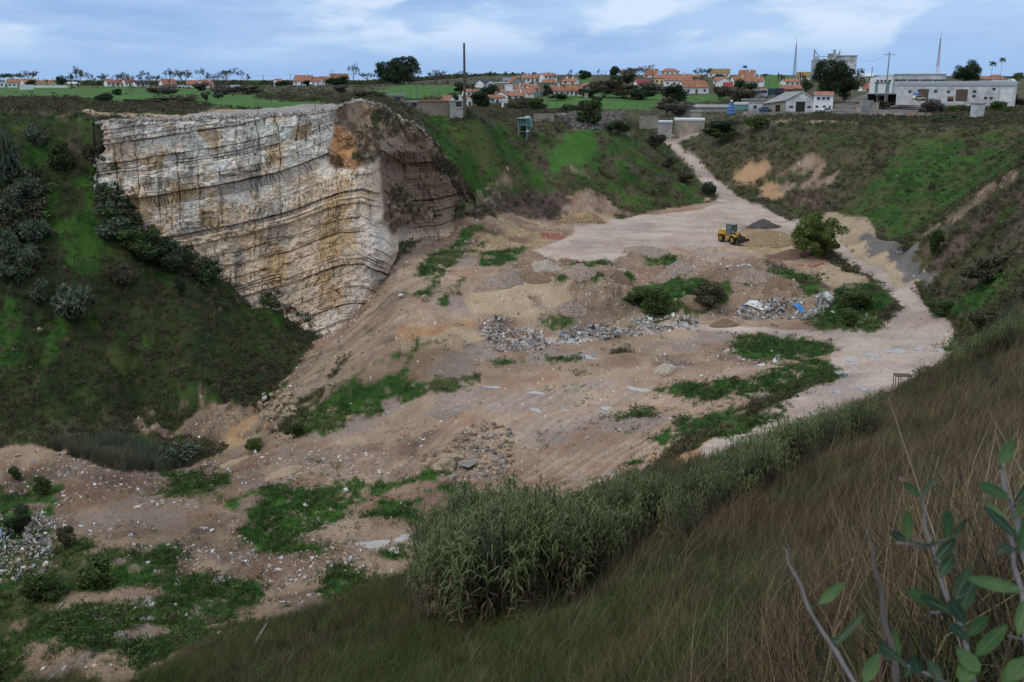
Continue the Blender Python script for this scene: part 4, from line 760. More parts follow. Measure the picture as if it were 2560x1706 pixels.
HS=[ # u0,u1,ridge,eave,base,style,wall,roof,label,options
(0,21,205,207,218,'F','w','p','low white house cut by the edge of the picture beyond the field',{}),
(22,62,198,207,219,'L','w','o','white house with orange roof and porch beside the dark pine crown',dict(win=4)),
(62,98,199,207,219,'L','w','o','white house with orange roof behind the round dark garden tree',dict(win=3)),
(101,124,202,210,217,'G','y','o','yellow gabled house touching the orange roofed terrace',dict(win=1)),
(124,143,201,210,217,'G','y','o','smaller yellow gabled house at the end of the terrace',dict(win=1)),
(163,198,205,209,217,'H','p','p','low peach house with pale hipped roof beyond the field wall',dict(win=3,chim=0)),
(268,288,198,206,216,'L','w','o','white house with orange roof at the near end of a bare tree row',dict(win=2)),
(288,312,200,209,216,'L','w','b','low white house with dark brown roof between two orange roofs',dict(win=2)),
(313,339,197,205,216,'L','w','o','taller white house with orange roof between brown roofed neighbours',dict(win=3,chim=2)),
(340,373,203,210,216,'L','w','k','long low white house with blackish roof ending the white terrace',dict(win=3)),
(407,443,199,211,213,'L','w','o','white house whose orange roof almost reaches the ground',dict(win=2)),
(468,505,202,211,219,'L','w','b','long white house with brownish roof behind bare trees',dict(win=4)),
(505,536,201,212,219,'L','w','o','white house with orange roof joined to the brownish roofed one',dict(win=2)),
(578,600,213,215,222,'F','w','p','flat white outbuilding half hidden by bushes',dict(chim=0,win=1)),
(692,707,198,204,216,'L','w','b','narrow white house with brown roof between dark garden trees',dict(win=1,chim=0)),
(732,777,189,203,214,'L','w','o','big white farmhouse with steep orange roof and white chimney',dict(win=3,depth=9)),
(777,802,193,203,214,'L','w','b','white cottage with brown roof beside the big farmhouse',dict(win=2,chim=0)),
(802,829,192,203,213,'L','w','o','white cottage with orange roof and two small windows',dict(win=3,chim=0)),
(826,876,185,197,206,'L','w','o','farmhouse with broad orange roof behind round bushes',dict(win=2)),
(1104,1124,240,250,262,'L','w','o','little house with bright orange roof behind the ruined walls',dict(win=1,chim=0)),
(1166,1181,240,250,266,'G','w','o','white gabled house beside the foot of the tall wooden pole',dict(win=1,chim=0)),
(1166,1198,224,230,243,'L','w','o','white house with orange roof and twin window near the squat palm',dict(win=3,chim=0)),
(1185,1213,200,210,219,'G','w','k','white gabled house with black roof nearest the tall wooden pole',dict(win=0,chim=0,door=False)),
(1214,1240,201,210,219,'G','w','k','second white gabled house with black roof',dict(win=1,chim=0,door=False)),
(1236,1272,206,208,227,'F','b','p','plain brown blockwork building behind the dark palm tree',dict(win=0,chim=0,door=False)),
(1258,1284,195,202,206,'S','w','s','house with a dark solar panel roof',dict(win=2,chim=0)),
(1276,1312,194,207,213,'G','g','b','greyish pink gabled house below the solar roof',dict(win=1)),
(1305,1358,187,196,206,'L','w','o','long white house with orange roof high in the village',dict(win=5,chim=2)),
(1358,1394,184,190,207,'L','w','o','tall white house with orange roof ending the upper terrace',dict(win=3,wrow=2,chim=1)),
(1357,1388,200,207,214,'S','e','b','teal sheet shed with brown roof under the tall white house',dict(win=0,chim=0,cat='shed')),
(1404,1440,196,204,211,'L','w','o','low white house with orange roof and small white chimneys',dict(win=2,chim=2)),
(1236,1251,219,224,237,'L','p','o','small pinkish house with orange roof behind the palm',dict(win=1,chim=0)),
(1262,1282,212,213,229,'F','w','w','blank white block without windows in the village',dict(win=0,chim=0,door=False)),
(1281,1303,213,221,229,'L','w','o','white house with orange roof joined to the blank white block',dict(win=1)),
(1310,1328,209,215,221,'L','w','o','tiny white house with orange roof between larger ones',dict(win=2)),
(1322,1351,212,222,228,'L','w','o','white house with orange roof facing the dark green tree',dict(win=2)),
(1236,1268,230,238,248,'G','w','o','low wide white gable in front of a long orange roof',dict(win=2,chim=0)),
(1266,1312,230,240,248,'L','w','o','long low house with orange roof and one stout white chimney',dict(win=3)),
(1296,1336,222,234,246,'L','w','o','largest white house with bright orange roof beside a teal fence',dict(win=1,chim=0,depth=8,yaw=12)),
(1225,1262,240,246,259,'L','w','b','white two storey house with balcony rail and brownish roof',dict(win=3,chim=0)),
(1254,1269,252,256,273,'F','w','p','narrow white annex below the balcony house',dict(win=1,chim=0)),
(1373,1412,214,227,239,'L','w','o','long white house with orange roof nearest the dark green tree',dict(win=3)),
(1414,1455,214,227,240,'L','w','b','long white house with brown roof and dark terrace tables',dict(win=4,chim=0)),
(1452,1486,207,214,225,'H','g','o','grey house with hipped orange roof behind the brown roofed one',dict(win=2,chim=0)),
(1548,1584,175,183,192,'L','w','b','house with brown roof behind bare branches on the village hill',dict(win=2)),
(1608,1641,173,187,194,'L','w','b','white house with brown roof and tall gable beside the bare tree',dict(win=2)),
(1651,1698,171,179,188,'H','w','o','white villa with hipped roof on top of the village',dict(win=4,chim=0)),
(1635,1661,188,195,211,'L','y','o','yellow house with orange roof left of the biggest orange roof',dict(win=2,chim=0)),
(1660,1729,186,201,216,'L','w','o','broad white house with the biggest orange roof and small chimney',dict(win=4,depth=10)),
(1708,1774,203,219,235,'L','w','b','white house with long brown roof and open dark porch',dict(win=3,depth=9,chim=0)),
(1592,1626,200,211,218,'L','w','r','low house with dull red roof among bushes',dict(win=2,chim=0)),
(1728,1760,186,192,202,'H','b','m','low mossy roofed house between two bare trees',dict(win=2,chim=0)),
(1771,1824,173,183,193,'L','w','m','long white house with mustard coloured mossy roof',dict(win=4)),
(1782,1816,193,202,210,'L','w','o','house with orange roof below the mossy roofed house',dict(win=2,chim=0)),
(1789,1831,195,206,220,'G','w','g','white gabled shed with wide grey roof',dict(win=1,chim=0,cat='shed')),
(1808,1831,207,218,223,'L','w','r','small shed with dark red sheet roof',dict(win=0,chim=0,cat='shed')),
(1842,1882,176,192,198,'L','w','b','white house with steep brown roof behind the slim palm',dict(win=2)),
(1834,1870,192,203,214,'L','w','b','long house with brown roof beside the slim palm trunk',dict(win=2)),
(1868,1906,192,203,217,'L','w','o','white house with orange roof and tall white end gable',dict(win=1,yaw=-10)),
(1986,2040,181,193,199,'L','w','m','house with broad rusty roof and white roof lights by the silo',dict(win=3)),
(1961,2001,198,205,214,'L','w','o','house with orange roof below the lattice mast',dict(win=3,chim=0)),
(1950,2002,214,222,228,'L','b','b','low barn with brown red roof behind the scrap trucks',dict(win=0,chim=0,cat='barn')),
(2148,2181,184,191,202,'L','g','p','grey shed with pale sheet roof left of the white factory',dict(win=2,chim=0,cat='shed')),
(2155,2180,208,222,229,'L','w','o','low building with orange roof beside the white factory',dict(win=1,chim=0)),
(2446,2475,192,198,204,'L','p','o','house with orange roof left of the two tall palms',dict(win=0,chim=0)),
(2464,2511,187,198,204,'H','w','o','house with wide orange roof behind the two tall palms',dict(win=0,chim=0)),
(2505,2535,197,207,221,'G','w','p','white gabled house at the far end of the vaulted hangar',dict(win=1,chim=0)),
(1576,1594,236,238,247,'F','g','g','tiny grey hut in the green field',dict(win=1,chim=0,cat='hut',door=False)),
(1461,1470,233,235,246,'F','g','g','narrow grey hut among brambles at the field edge',dict(win=0,chim=0,cat='hut',door=False)),
(1644,1679,303,307,343,'F','g','p','stained concrete gatehouse with two tiny dark windows',dict(win=0,chim=0,cat='hut',Y=284,depth=5,door=False)),
(1686,1759,301,305,341,'F','t','p','long tan concrete building behind the gate',dict(win=0,chim=0,cat='building',Y=286,depth=8,door=False)),
(1726,1753,278,281,303,'F','t','t','square tan concrete block on top of the yard bank',dict(win=0,chim=0,cat='building',Y=300,depth=5,door=False)) if 0 else
(1726,1753,278,281,303,'F','t','g','square tan concrete block above the gate building',dict(win=0,chim=0,cat='building',Y=300,depth=5,door=False)),
(1706,1742,264,268,292,'F','t','p','open dark shed with pale flat roof above the gate',dict(win=0,chim=0,cat='shed',Y=318,depth=6,door=False)),
(1742,1822,264,269,282,'L','g','g','very long low grey shed with fibre sheet roof',dict(win=0,chim=0,cat='shed',Y=345,depth=6,door=False)),
(1836,1871,257,262,277,'F','e','p','green metal shed with pale roof behind the blue tank',dict(win=0,chim=0,cat='shed',Y=345,depth=6,door=False)),
(1872,1934,256,258,279,'F','d','g','roofless looking white ruin beside the workshop',dict(win=2,chim=0,cat='ruin',Y=340,depth=5,door=False)),
(1855,1945,248,252,262,'F','b','g','long low retaining shed under the parked scrap trucks',dict(win=0,chim=0,cat='shed',Y=375,depth=4,door=False)),
(967,1012,246,252,268,'F','b','g','roofless ruined store nearest the soil spur',dict(win=1,chim=0,cat='ruin',door=False,Y=208,depth=4)),
(1012,1050,253,257,269,'F','g','g','grey ruined store with dark opening',dict(win=1,chim=0,cat='ruin',door=False,Y=208,depth=4)),
(1050,1122,252,254,270,'F','b','b','long brown ruined wall building on the pit rim',dict(win=0,chim=0,cat='ruin',door=False,Y=207,depth=3)),
(1124,1162,252,254,270,'F','g','g','grey concrete ruin touching the tall wooden pole',dict(win=1,chim=1,cat='ruin',door=False,Y=206,depth=3)),
(2427,2458,257,261,294,'F','d','g','small white tower hut with concrete slab roof above the slope',dict(win=0,chim=0,cat='hut',Y=250,depth=3.5,door=False)),
(2140,2150,262,264,280,'F','t','g','tan concrete block standing in the yard',dict(win=0,chim=0,cat='block',Y=300,depth=2,door=False)),
(2126,2150,266,268,283,'F','g','g','low grey concrete stub wall beside the yard road',dict(win=0,chim=0,cat='ruin',Y=305,depth=2.5,door=False)),
(2183,2196,257,259,270,'F','t','g','square tan pillbox in the yard weeds',dict(win=0,chim=0,cat='block',Y=330,depth=2,door=False)),
]
for r in HS:
    a=dict(r[9]); cat=a.pop('cat','house')
    house({'house':'village_house'}.get(cat,cat if cat!='ruin' else 'ruined_building'),*r[:8],r[8],cat,group='houses of the village' if cat=='house' else None,**a)
def frame(u,v,Y,label,cat,name,yaw=0,group=None):
    p=PY(u,v,Y); return root(name,tuple(p),-math.atan2(p[0],p[1])+R(yaw),label,cat,group), Y/FP*1.0
# workshop with side wing, white office
o,s=frame(2003,276,330,'weathered grey gabled workshop with a large dark doorway','workshop','workshop'); s=s*1.02
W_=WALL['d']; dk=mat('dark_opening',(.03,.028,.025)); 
MB().prism([(-37*s,-2),(30*s,-2),(30*s,24*s),(0,42*s),(-37*s,22*s)],0,14).put('wall',W_,o)
rb=MB(); rb.prism([(0,42*s),(0,43.6*s),(32*s,25*s),(31*s,23.5*s)],-.3,14.3); rb.prism([(0,42*s),(-38.5*s,21.5*s),(-38.5*s,23*s),(0,43.6*s)],-.3,14.3); rb.put('roof',ROOF['g'],o)
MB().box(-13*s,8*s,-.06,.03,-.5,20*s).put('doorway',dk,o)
for x in (-28,13): MB().box(x*s,(x+9)*s,-.06,.03,5*s,10*s).put('window',GL,o)
wg=MB(); wg.prism([(-90*s,-2),(-38*s,-2),(-38*s,20*s),(-90*s,14*s)],1.2,13).put('side_wing',WALL['t'],o); 
rb=MB(); rb.quad((-92*s,.8,13*s),(-37.5*s,.8,21.5*s),(-2*s,14,41*s),(-40*s,14,40*s)); rb.quad((-92*s,.8,14*s),(-37.5*s,.8,22.5*s),(-2*s,14,42.3*s),(-40*s,14,41.3*s)); rb.put('wing_roof',ROOF['g'],o)
MB().box(-60*s,-49*s,1.12,1.25,-.5,12*s).put('door',dk,o)
o,s=frame(2056,276,326,'white two storey office with orange roof beside the grey workshop','office','office_house')
MB().box(-22*s,23*s,0,9,-2,36*s).put('wall',WALL['w'],o); MB().prismx([(-.4,35*s),(4.5,44*s),(9.4,35*s)],-23*s,24*s).put('roof',ROOF['o'],o)
for x in (-15,-3.5,7): 
    w_=MB().box(x*s,(x+8)*s,-.06,.03,25*s,31*s).put('window',GL,o); MB().box((x-.6)*s,(x+8.6)*s,-.14,-.063,24*s,25*s).put('sill',TRIM,w_)
for x in (-17,0): MB().box(x*s,(x+7)*s,-.06,.03,6*s,11*s).put('window',GL,o)
MB().box(14*s,19*s,-.06,.03,-.2,11*s).put('door',DOORM,o)
# white factory and vaulted hangar
o,s=frame(2265,232,420,'large white factory hall with a strip of dark high windows','factory','factory')
MB().box(-85*s,-32*s,0,22,-2,34*s).put('gable_block',WALL['w'],o); MB().box(-31.9*s,86*s,.6,22,-2,43*s).put('wall',WALL['d'],o)
MB().prism([(-84*s,34.1*s),(-60*s,40*s),(-32*s,43*s),(-32*s,34.1*s)],.2,22).put('roof',ROOF['p'],o); MB().box(-31.9*s,88*s,.2,22.3,43.1*s,45*s).put('parapet',WALL['w'],o)
for k in range(4): MB().box((-28+29*k)*s,(-2+29*k)*s,.5,.7,27*s,31*s).put('window',GL,o)
for k in range(4): MB().box((-70+9*k)*s,(-64+9*k)*s,-.08,.03,26*s,30*s).put('window',GL,o)
for k in range(2): MB().box((-72+26*k)*s,(-65+26*k)*s,-.08,.03,0,24*s).put('shutter_door',WALL['e'],o)
MB().box(-74*s,-37*s,-.5,-.09,24.2*s,25*s).put('canopy',DOORM,o)
o,s=frame(2385,249,338,'long white vaulted hangar with ribbed arched roof','hangar','hangar',yaw=-4)
Wd=9.0; arch=[(Wd*(.5-.5*math.cos(math.pi*i/12)),30*s+12*s*math.sin(math.pi*i/12)) for i in range(13)]
MB().prismx([(0,-2),(Wd,-2)]+[(y,z-.2) for y,z in arch[::-1]],-133*s,133*s).put('wall',WALL['d'],o)
rb=MB()
for k in range(40):
    x=-134*s+268*s*k/40; rb.prismx([(y,z) for y,z in arch]+[(y,z+.14) for y,z in arch[::-1]],x,x+268*s/40*.86); rb.prismx([(y,z-.05) for y,z in arch]+[(y,z+.05) for y,z in arch[::-1]],x+268*s/40*.86,x+268*s/40)
rb.put('roof',mat('zinc_sheet',(.21,.235,.25),var=.1,rough=.5),o)
for a,b in ((-85,-59),(3,29)): MB().box(a*s,b*s,-.08,.03,-.5,24*s).put('door',mat('rust_door',(.12,.085,.06)),o)
MB().box(100*s,127*s,-.08,.03,-.5,24*s).put('roller_door',TRIM,o)
for a,z in ((-106,18),(-47,19),(-18,18),(40,19),(40,8),(82,25),(66,4),(78,4)): MB().box(a*s,(a+7)*s,-.08,.03,(z-3)*s,(z+3)*s).put('window',GL,o)
o,s=frame(2206,250,352,'low open canopy shelter with dark inside beside the hangar','shelter','shelter')
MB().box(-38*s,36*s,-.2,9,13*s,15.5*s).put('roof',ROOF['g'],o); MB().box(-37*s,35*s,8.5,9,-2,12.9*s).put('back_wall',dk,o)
for k in range(4): MB().box((-36+23*k)*s,(-34.5+23*k)*s,0,.4,-2,12.95*s).put('post',WALL['g'],o)
# grain works
o,s=frame(2060,205,640,'grey corrugated grain silo with conical top behind the big tree','silo','silo')
zc=mat('galvanised',(.22,.25,.28),var=.1,rough=.5)
n=24; MB().tube([(-21*s,0,-6),(-21*s,0,50*s)],11.5*s,n).put('drum',zc,o,True); MB().tube([(-21*s,0,50.1*s),(-21*s,0,57*s)],[11.8*s,2.5*s],n).put('cone_roof',zc,o)
for k in range(6): MB().tube([(-21*s,0,(6+8*k)*s),(-21*s,0,(6.6+8*k)*s)],11.8*s,n).put('band',zc,o)
MB().box(-29*s,-25.5*s,-.8,.8,46*s,76*s).put('elevator',WALL['g'],o); MB().box(-26*s,20*s,-.5,.5,57.5*s,59*s).put('conveyor',zc,o); MB().tube([(-26*s,0,72*s),(-16*s,0,59*s)],.25,5).put('chute',zc,o)
o,s=frame(2090,205,660,'pale concrete grain works block rising behind the big tree','grain works','grain_works')
MB().box(-24*s,0,0,12,-6,66*s).put('tower',WALL['g'],o); MB().box(.05*s,44*s,1,12,-6,60*s).put('main_block',WALL['d'],o); MB().box(-1*s,45*s,.6,12.4,60.1*s,61.5*s).put('roof',ROOF['g'],o)
MB().box(-12*s,-6*s,3,6,66.1*s,75*s).put('head_house',WALL['g'],o); MB().tube([(3*s,0,70*s),(-14*s,-.8,50*s)],.4,6).put('chute',TRIM,o); MB().box(1.5*s,4.5*s,-.2,1.5,60*s,73*s).put('hoist',WALL['g'],o)
for k in range(5): MB().box((6+7.5*k)*s,(9+7.5*k)*s,.93,1.05,47*s,50*s).put('window',GL,o)
# lattice masts
def mast(u,vb_,vt_,Y,w0,label,cols):
    p=PY(u,vb_,Y); H=PY(u,vt_,Y)[2]-p[2]; o=root('lattice_mast',tuple(p),0,label,'mast'); n=26; m=[mat('mast_grey',(.20,.21,.23)),mat('mast_red',(.42,.16,.13)),mat('mast_white',(.66,.66,.66))]
    secs=3 if cols else 1
    for q in range(secs):
        b=MB()
        for k in range(n*q//secs,n*(q+1)//secs):
            z0,z1=H*.8*k/n,H*.8*(k+1)/n; a0,a1=w0*(1-.8*k/n),w0*(1-.8*(k+1)/n); c0=[(a0*math.cos(t),a0*math.sin(t),z0) for t in (0,2.1,4.2)]; c1=[(a1*math.cos(t),a1*math.sin(t),z1) for t in (0,2.1,4.2)]
            for i in range(3): b.tube([c0[i],c1[i]],.10,3,False); b.tube([c0[i],c1[(i+1)%3]],.08,3,False)
        b.put('lattice_section',m[(2-q)%3 if cols else 0],o)
    MB().tube([(0,0,H*.79),(0,0,H)],[.10,.04],4).put('antenna',m[1] if cols else m[0],o)
mast(1985,198,88,520,1.0,'grey lattice radio mast above the orange roofs',0); mast(2341,200,70,560,1.1,'red and white lattice mast behind the white factory',1)
# ------------------------------------------------------------------ poles, wires
wood=mat('weathered_pole',(.10,.085,.07)); conc=mat('concrete_pole',(.24,.24,.23)); wirem=mat('wire',(.03,.03,.03))
def pole(u,vb_,vt_,label,Y=None,r=.14,arm=0,m=None,name='utility_pole',group='utility poles'):
    Y=Y or farY(u,vb_); p=PY(u,vb_,Y); H=PY(u,vt_,Y)[2]-p[2]; o=root(name,tuple(p),-math.atan2(p[0],p[1]),label,'pole',group)
    MB().tube([(0,0,-1.5),(0,0,H)],[r,r*.6],7).put('shaft',m or wood,o)
    if arm: MB().box(-arm,arm,-.07,.07,H-1.0,H-.85).put('crossarm',m or wood,o)
    return Vector((p[0],p[1],p[2]+H-.3))
pole(1162,272,108,'very tall bare wooden pole standing by the ruined walls',Y=206,r=.33,name='tall_pole',group=None)
t1=pole(2213,250,130,'tall pole with crossarm in front of the white factory',Y=350,r=.28,arm=2.0,m=conc)
pole(2178,203,167,'T shaped pole left of the white factory',Y=600,r=.3,arm=1.6,m=conc)
tops=[]
for u,a,b,l in ((659,215,187,'thin pole beside the narrow brown roofed house'),(727,214,185,'thin pole at the corner of the big farmhouse'),(833,212,175,'thin pole between the farmhouse and its orange roofed neighbour'),(98,218,193,'pole behind the round dark garden tree'),(448,214,187,'pole left of the wide bare tree'),
 (1202,200,184,'pole above the first black roof'),(1229,201,179,'pole above the second black roof'),(1262,197,181,'pole above the brown blockwork building'),(1271,197,185,'short pole left of the solar roof'),(1312,190,181,'pole behind the long upper white house'),(1331,215,184,'double pole in front of the long upper white house'),(1345,213,184,'pole in front of the terrace junction'),(1363,190,180,'pole behind the tall white house'),(1382,222,184,'pole in front of the tall white house'),
 (1446,205,180,'pole left of the round dark tree on the ridge'),(1513,196,177,'pole near the conical evergreen'),(1631,195,167,'thin pole above the yellow house')):
    tops.append((u,pole(u,a,b,l,r=.22,arm=.6)))
for u,a,b,Y,l in ((1352,280,214,330,'slender pole rising from the brambles beside the green field'),(1371,270,186,370,'tall thin pole at the left end of the green field'),(1398,279,264,330,'short fence pole at the field corner'),(1043,250,208,250,'thin pole behind the grey ruined store'),(1097,249,219,250,'thin pole with lamp over the bright field'),(1026,250,227,250,'short thin pole near the bright field'),(679,268,213,235,'thin pole standing on the plain above the cliff'),(788,272,257,170,'short stake on the cliff top'),(645,278,262,165,'short leaning stake on the cliff top'),(1921,226,198,470,'net post of the green pitch'),(1939,226,198,470,'second net post of the green pitch'),(2197,262,236,335,'thin pole beside the shelter')):
    pole(u,a,b,l,Y=Y,r=.09,name='thin_pole',group='thin poles')
def wire(a,b,sag,label):
    pts=[a.lerp(b,t/14)-Vector((0,0,sag*4*(t/14)*(1-t/14))) for t in range(15)]; o=MB().tube(pts,.035,3).put('power_line',wirem); tag(o,label,'power line','power lines')
T=[t for _,t in tops]
wire(T[0],T[1],1.0,'power line running to the big farmhouse'); wire(T[1],T[2],1.6,'power line passing over the farmhouse roofs')
wire(T[4],T[0],3,'long power line crossing behind the bare trees')
for i,n in ((5,'first'),(6,'second'),(7,'third')): wire(T[i],T[i+1],.8,'power line after the %s black roofed house pole'%n)
wire(T[8],T[9],1.2,'power line over the grey pink gable'); wire(T[9],T[12],1,'power line over the upper terrace'); wire(T[12],T[14],1.5,'power line from the tall white house towards the ridge'); wire(T[14],T[15],1.2,'power line on the ridge past the round dark tree')
wire(t1,Vector(PY(2140,140,640)),3,'power line sweeping from the factory pole to the grain works')
# ------------------------------------------------------------------ trees
def branches(seed,levels=6,th=.022,spread=.5,up=.25,n0=4,trunk=.32,ln=.26,base_k=3):
    r_=random.Random(seed); b=MB(); tr=MB(); tr.tube([(0,0,-.06),(r_.uniform(-.02,.02),0,trunk*.6),(r_.uniform(-.03,.03),0,trunk)],[th*1.6,th*1.2,th],6); top=Vector(tr.v[-1])
    def go(p,d,l,r,lev):
        e=p+d*l; b.tube([p,e],[r,r*.7],3 if lev>1 else 4,False)
        if lev>=levels: return
        for k in range(r_.choice((2,3,3)) if lev<levels-1 else 3):
            nd_=(d+Vector((r_.gauss(0,1),r_.gauss(0,1),r_.gauss(0,.6)))*spread+Vector((0,0,up))).normalized(); go(e if k<2 else p.lerp(e,.6),nd_,l*r_.uniform(.62,.86),max(r*.62,.0050),lev+1)
    for k in range(n0):
        a=k/n0*6.28+r_.random(); go(Vector((0,0,trunk*r_.uniform(.7,1))),Vector((math.cos(a)*.7,math.sin(a)*.7,1)).normalized(),ln*r_.uniform(.8,1.1),th*.6,1)
    return tr,b
def norm(me,h=1.0):
    co=np.empty(len(me.vertices)*3,np.float32); me.vertices.foreach_get('co',co); z=co.reshape(-1,3)[:,2].max(); co*=h/z; me.vertices.foreach_set('co',co); me.update(); return me
bark=mat('grey_bark',(.115,.098,.088)); barkd=mat('dark_bark',(.065,.05,.038)); twig=mat('bare_twigs',(.10,.083,.075)); twb=mat('brown_twigs',(.12,.09,.07))
def crownmesh(n,s,seed,m,ell,clumps,z0,cr=.34,flat=0):
    V,F=leafball(n,s,seed,m,ell,clumps,flat=flat,cr=cr); V[:,2]+=z0; return mesh_np('crown',V,F,m)
lf=lambda nm,a,b: mat(nm,a,rnd=.15,scale=.35,col2=b,detail=5)
L_dark=lf('dark_evergreen_leaves',(.022,.045,.020),(.045,.075,.030)); L_mid=lf('mid_green_leaves',(.042,.078,.020),(.08,.115,.035)); L_yel=lf('pine_needles',(.065,.105,.020),(.14,.17,.04)); L_sil=lf('silver_green_leaves',(.060,.090,.052),(.125,.155,.10)); L_brn=lf('brown_green_leaves',(.065,.062,.034),(.10,.088,.052)); L_gry=lf('grey_purple_twigs',(.095,.080,.075),(.14,.12,.11)); L_brt=lf('bright_green_leaves',(.07,.11,.02),(.11,.15,.035))
PT={}
def simple_tree(key,crown,trunk_h=.35,r=.022,limbs=4,seed=0,tm=None):
    b=MB(); b.tube([(0,0,-.05),(.01,0,trunk_h),(.0,.01,trunk_h*1.7)],[r*1.4,r,r*.5],7); r_=random.Random(seed)
    lb=MB()
    for k in range(limbs):
        a=k/limbs*6.28+r_.random(); lb.tube([(0,0,trunk_h*r_.uniform(.7,1)),(.14*math.cos(a),.14*math.sin(a),trunk_h+.15),(.30*math.cos(a),.30*math.sin(a),trunk_h+.32)],[r*.7,r*.45,r*.2],5)
    PT[key]=[('trunk',b.mesh('trunk',tm or barkd)),('limbs',lb.mesh('limbs',tm or barkd)),('crown',crown)]
for k in range(4):
    tr,b=branches(40+k,6,.022,.50,.22+.05*(k%2),4,.22,.21); me=b.mesh('branches',twig); me2=tr.mesh('trunk',bark); z=max(v.co.z for v in me.vertices)
    for q in (me,me2):
        for v in q.vertices: v.co/=z
    PT['bare%d'%k]=[('trunk',me2),('branches',me)]
tr,b=branches(60,6,.016,.22,.9,4,.18,.24); me=b.mesh('branches',twig); me2=tr.mesh('trunk',bark); z=max(v.co.z for v in me.vertices)
for q in (me,me2):
    for v in q.vertices: v.co/=z
PT['slim']=[('trunk',me2),('branches',me)]
simple_tree('round',crownmesh(5200,.032,1,L_dark,(.50,.50,.46),20,.52,.42),.2)
simple_tree('broad',crownmesh(9000,.026,2,L_dark,(.60,.5,.48),46,.52,.30),.2,.02,6)
simple_tree('umbrella',crownmesh(2500,.030,3,L_mid,(.75,.6,.20),14,.80,.34),.55,.02,6)
simple_tree('globe',crownmesh(4200,.04,4,L_dark,(.46,.46,.48),18,.50,.5),.15)
simple_tree('pine',crownmesh(20000,.021,5,L_yel,(.54,.50,.50),64,.50,.21),.16,.02,7,3)
simple_tree('conifer',crownmesh(3000,.026,6,L_mid,(.20,.20,.46),16,.52,.34),.3,.015,0)
L0=crownmesh(14000,.021,7,L_dark,(.54,.46,.50),60,.50,.26); simple_tree('great',L0,.28,.022,8,5)
for key,m,e,cl in (('bush_dark',L_dark,(.5,.5,.46),9),('bush_mid',L_mid,(.55,.5,.44),9),('bush_brown',L_brn,(.55,.5,.44),9),('bush_grey',L_gry,(.55,.5,.46),9),('bush_yellow',L_brt,(.55,.5,.44),9),('bush_silver',L_sil,(.5,.5,.46),14)):
    for v_ in range(2):
        b=MB()
        for k in range(6): a=k*1.05; b.tube([(0,0,-.05),(.12*math.cos(a),.12*math.sin(a),.3),(.3*math.cos(a),.3*math.sin(a),.6)],[.02,.014,.006],4)
        if key=='bush_silver': PT[key+str(v_)]=[('stems',b.mesh('stems',barkd)),('foliage',mesh_np('foliage',*(lambda q:(q[0]+np.array((0,0,.5)),q[1]))(leafball(5000,.065,50+v_,None,(.5,.5,.42),16,cr=.5,up=1.3,hollow=.2)),L_sil))]; continue
        PT[key+str(v_)]=[('stems',b.mesh('stems',barkd)),('foliage',crownmesh(3600,.036,11+v_*7+len(key),m,e,cl,.50,.42))]
def palm_mesh(seed,nf=34,stub=False):
    r_=random.Random(seed); b=MB()
    for k in range(nf):
        a=r_.uniform(0,6.28); el_=r_.uniform(-.5,1.2); L_=r_.uniform(.8,1.0); pts=[]
        for i in range(5):
            t=i/4; rr_=L_*(t*math.cos(el_*.7)); zz_=L_*(t*math.sin(el_)-t*t*.45); pts.append(Vector((rr_*math.cos(a),rr_*math.sin(a),zz_)))
        sd=Vector((-math.sin(a),math.cos(a),0))
        for i in range(4):
            w0,w1=(.10+.10*i)*(1 if i<3 else .9)*.55,(.10+.10*(i+1))*(1 if i<2 else .35)*.55
            for sg in (1,-1): b.quad(pts[i],pts[i+1],pts[i+1]+sd*sg*w1-Vector((0,0,w1*.5)),pts[i]+sd*sg*w0-Vector((0,0,w0*.5)))
    return b
pf=mat('palm_fronds',(.04,.06,.03),col2=(.08,.10,.05),rnd=.15); pk=MB().tube([(0,0,-.05),(.01,0,.5),(0,0,1)],[.035,.025,.022],8).mesh('trunk',mat('palm_trunk',(.13,.11,.09)))
def plant(name,key,u,vt_,vbs,wpx,label,cat='tree',Y=None,group=None,yaw=None,p=None):
    if p is None: Y=Y or farY(u,vbs); p=PY(u,vbs,Y); H=PY(u,vt_,Y)[2]-p[2]; W=wpx*Y/FP
    else: H,W=vt_,wpx; 
    parts=PT[key]; big=parts[-1][1]
    if key+'_w' not in PT:
        co=np.array([v.co[:] for v in big.vertices]); PT[key+'_w']=(float(np.percentile(co[:,0],99.5)-np.percentile(co[:,0],.5)),float(np.percentile(co[:,2],99.7)))
    w0,h0=PT[key+'_w']; yw=random.uniform(0,6.28) if yaw is None else yaw
    o=root(name,tuple(p),yw,label,cat,group); o.scale=(W/w0,W/w0,H/h0)
    for n_,me in parts: link(n_,me,o)
    return o
def palm(u,vt_,vbs,wpx,label,Y=None,tr_w=1):
    Y=Y or farY(u,vbs); p=PY(u,vbs,Y); H=PY(u,vt_,Y)[2]-p[2]; W=wpx*Y/FP; o=root('palm_tree',tuple(p),random.uniform(0,6),label,'palm tree','palms above the roofs')
    hc=H-W*.42; link('trunk',pk,o,scl=(hc/12*tr_w if hc>8 else 1*tr_w,hc/12*tr_w if hc>8 else 1*tr_w,hc)).scale=(W*.62*tr_w,W*.62*tr_w,hc); link('fronds',palm_mesh(int(u)).mesh('fronds',pf),o,loc=(0,0,hc),scl=W*.5)
BT='bare trees along the skyline'
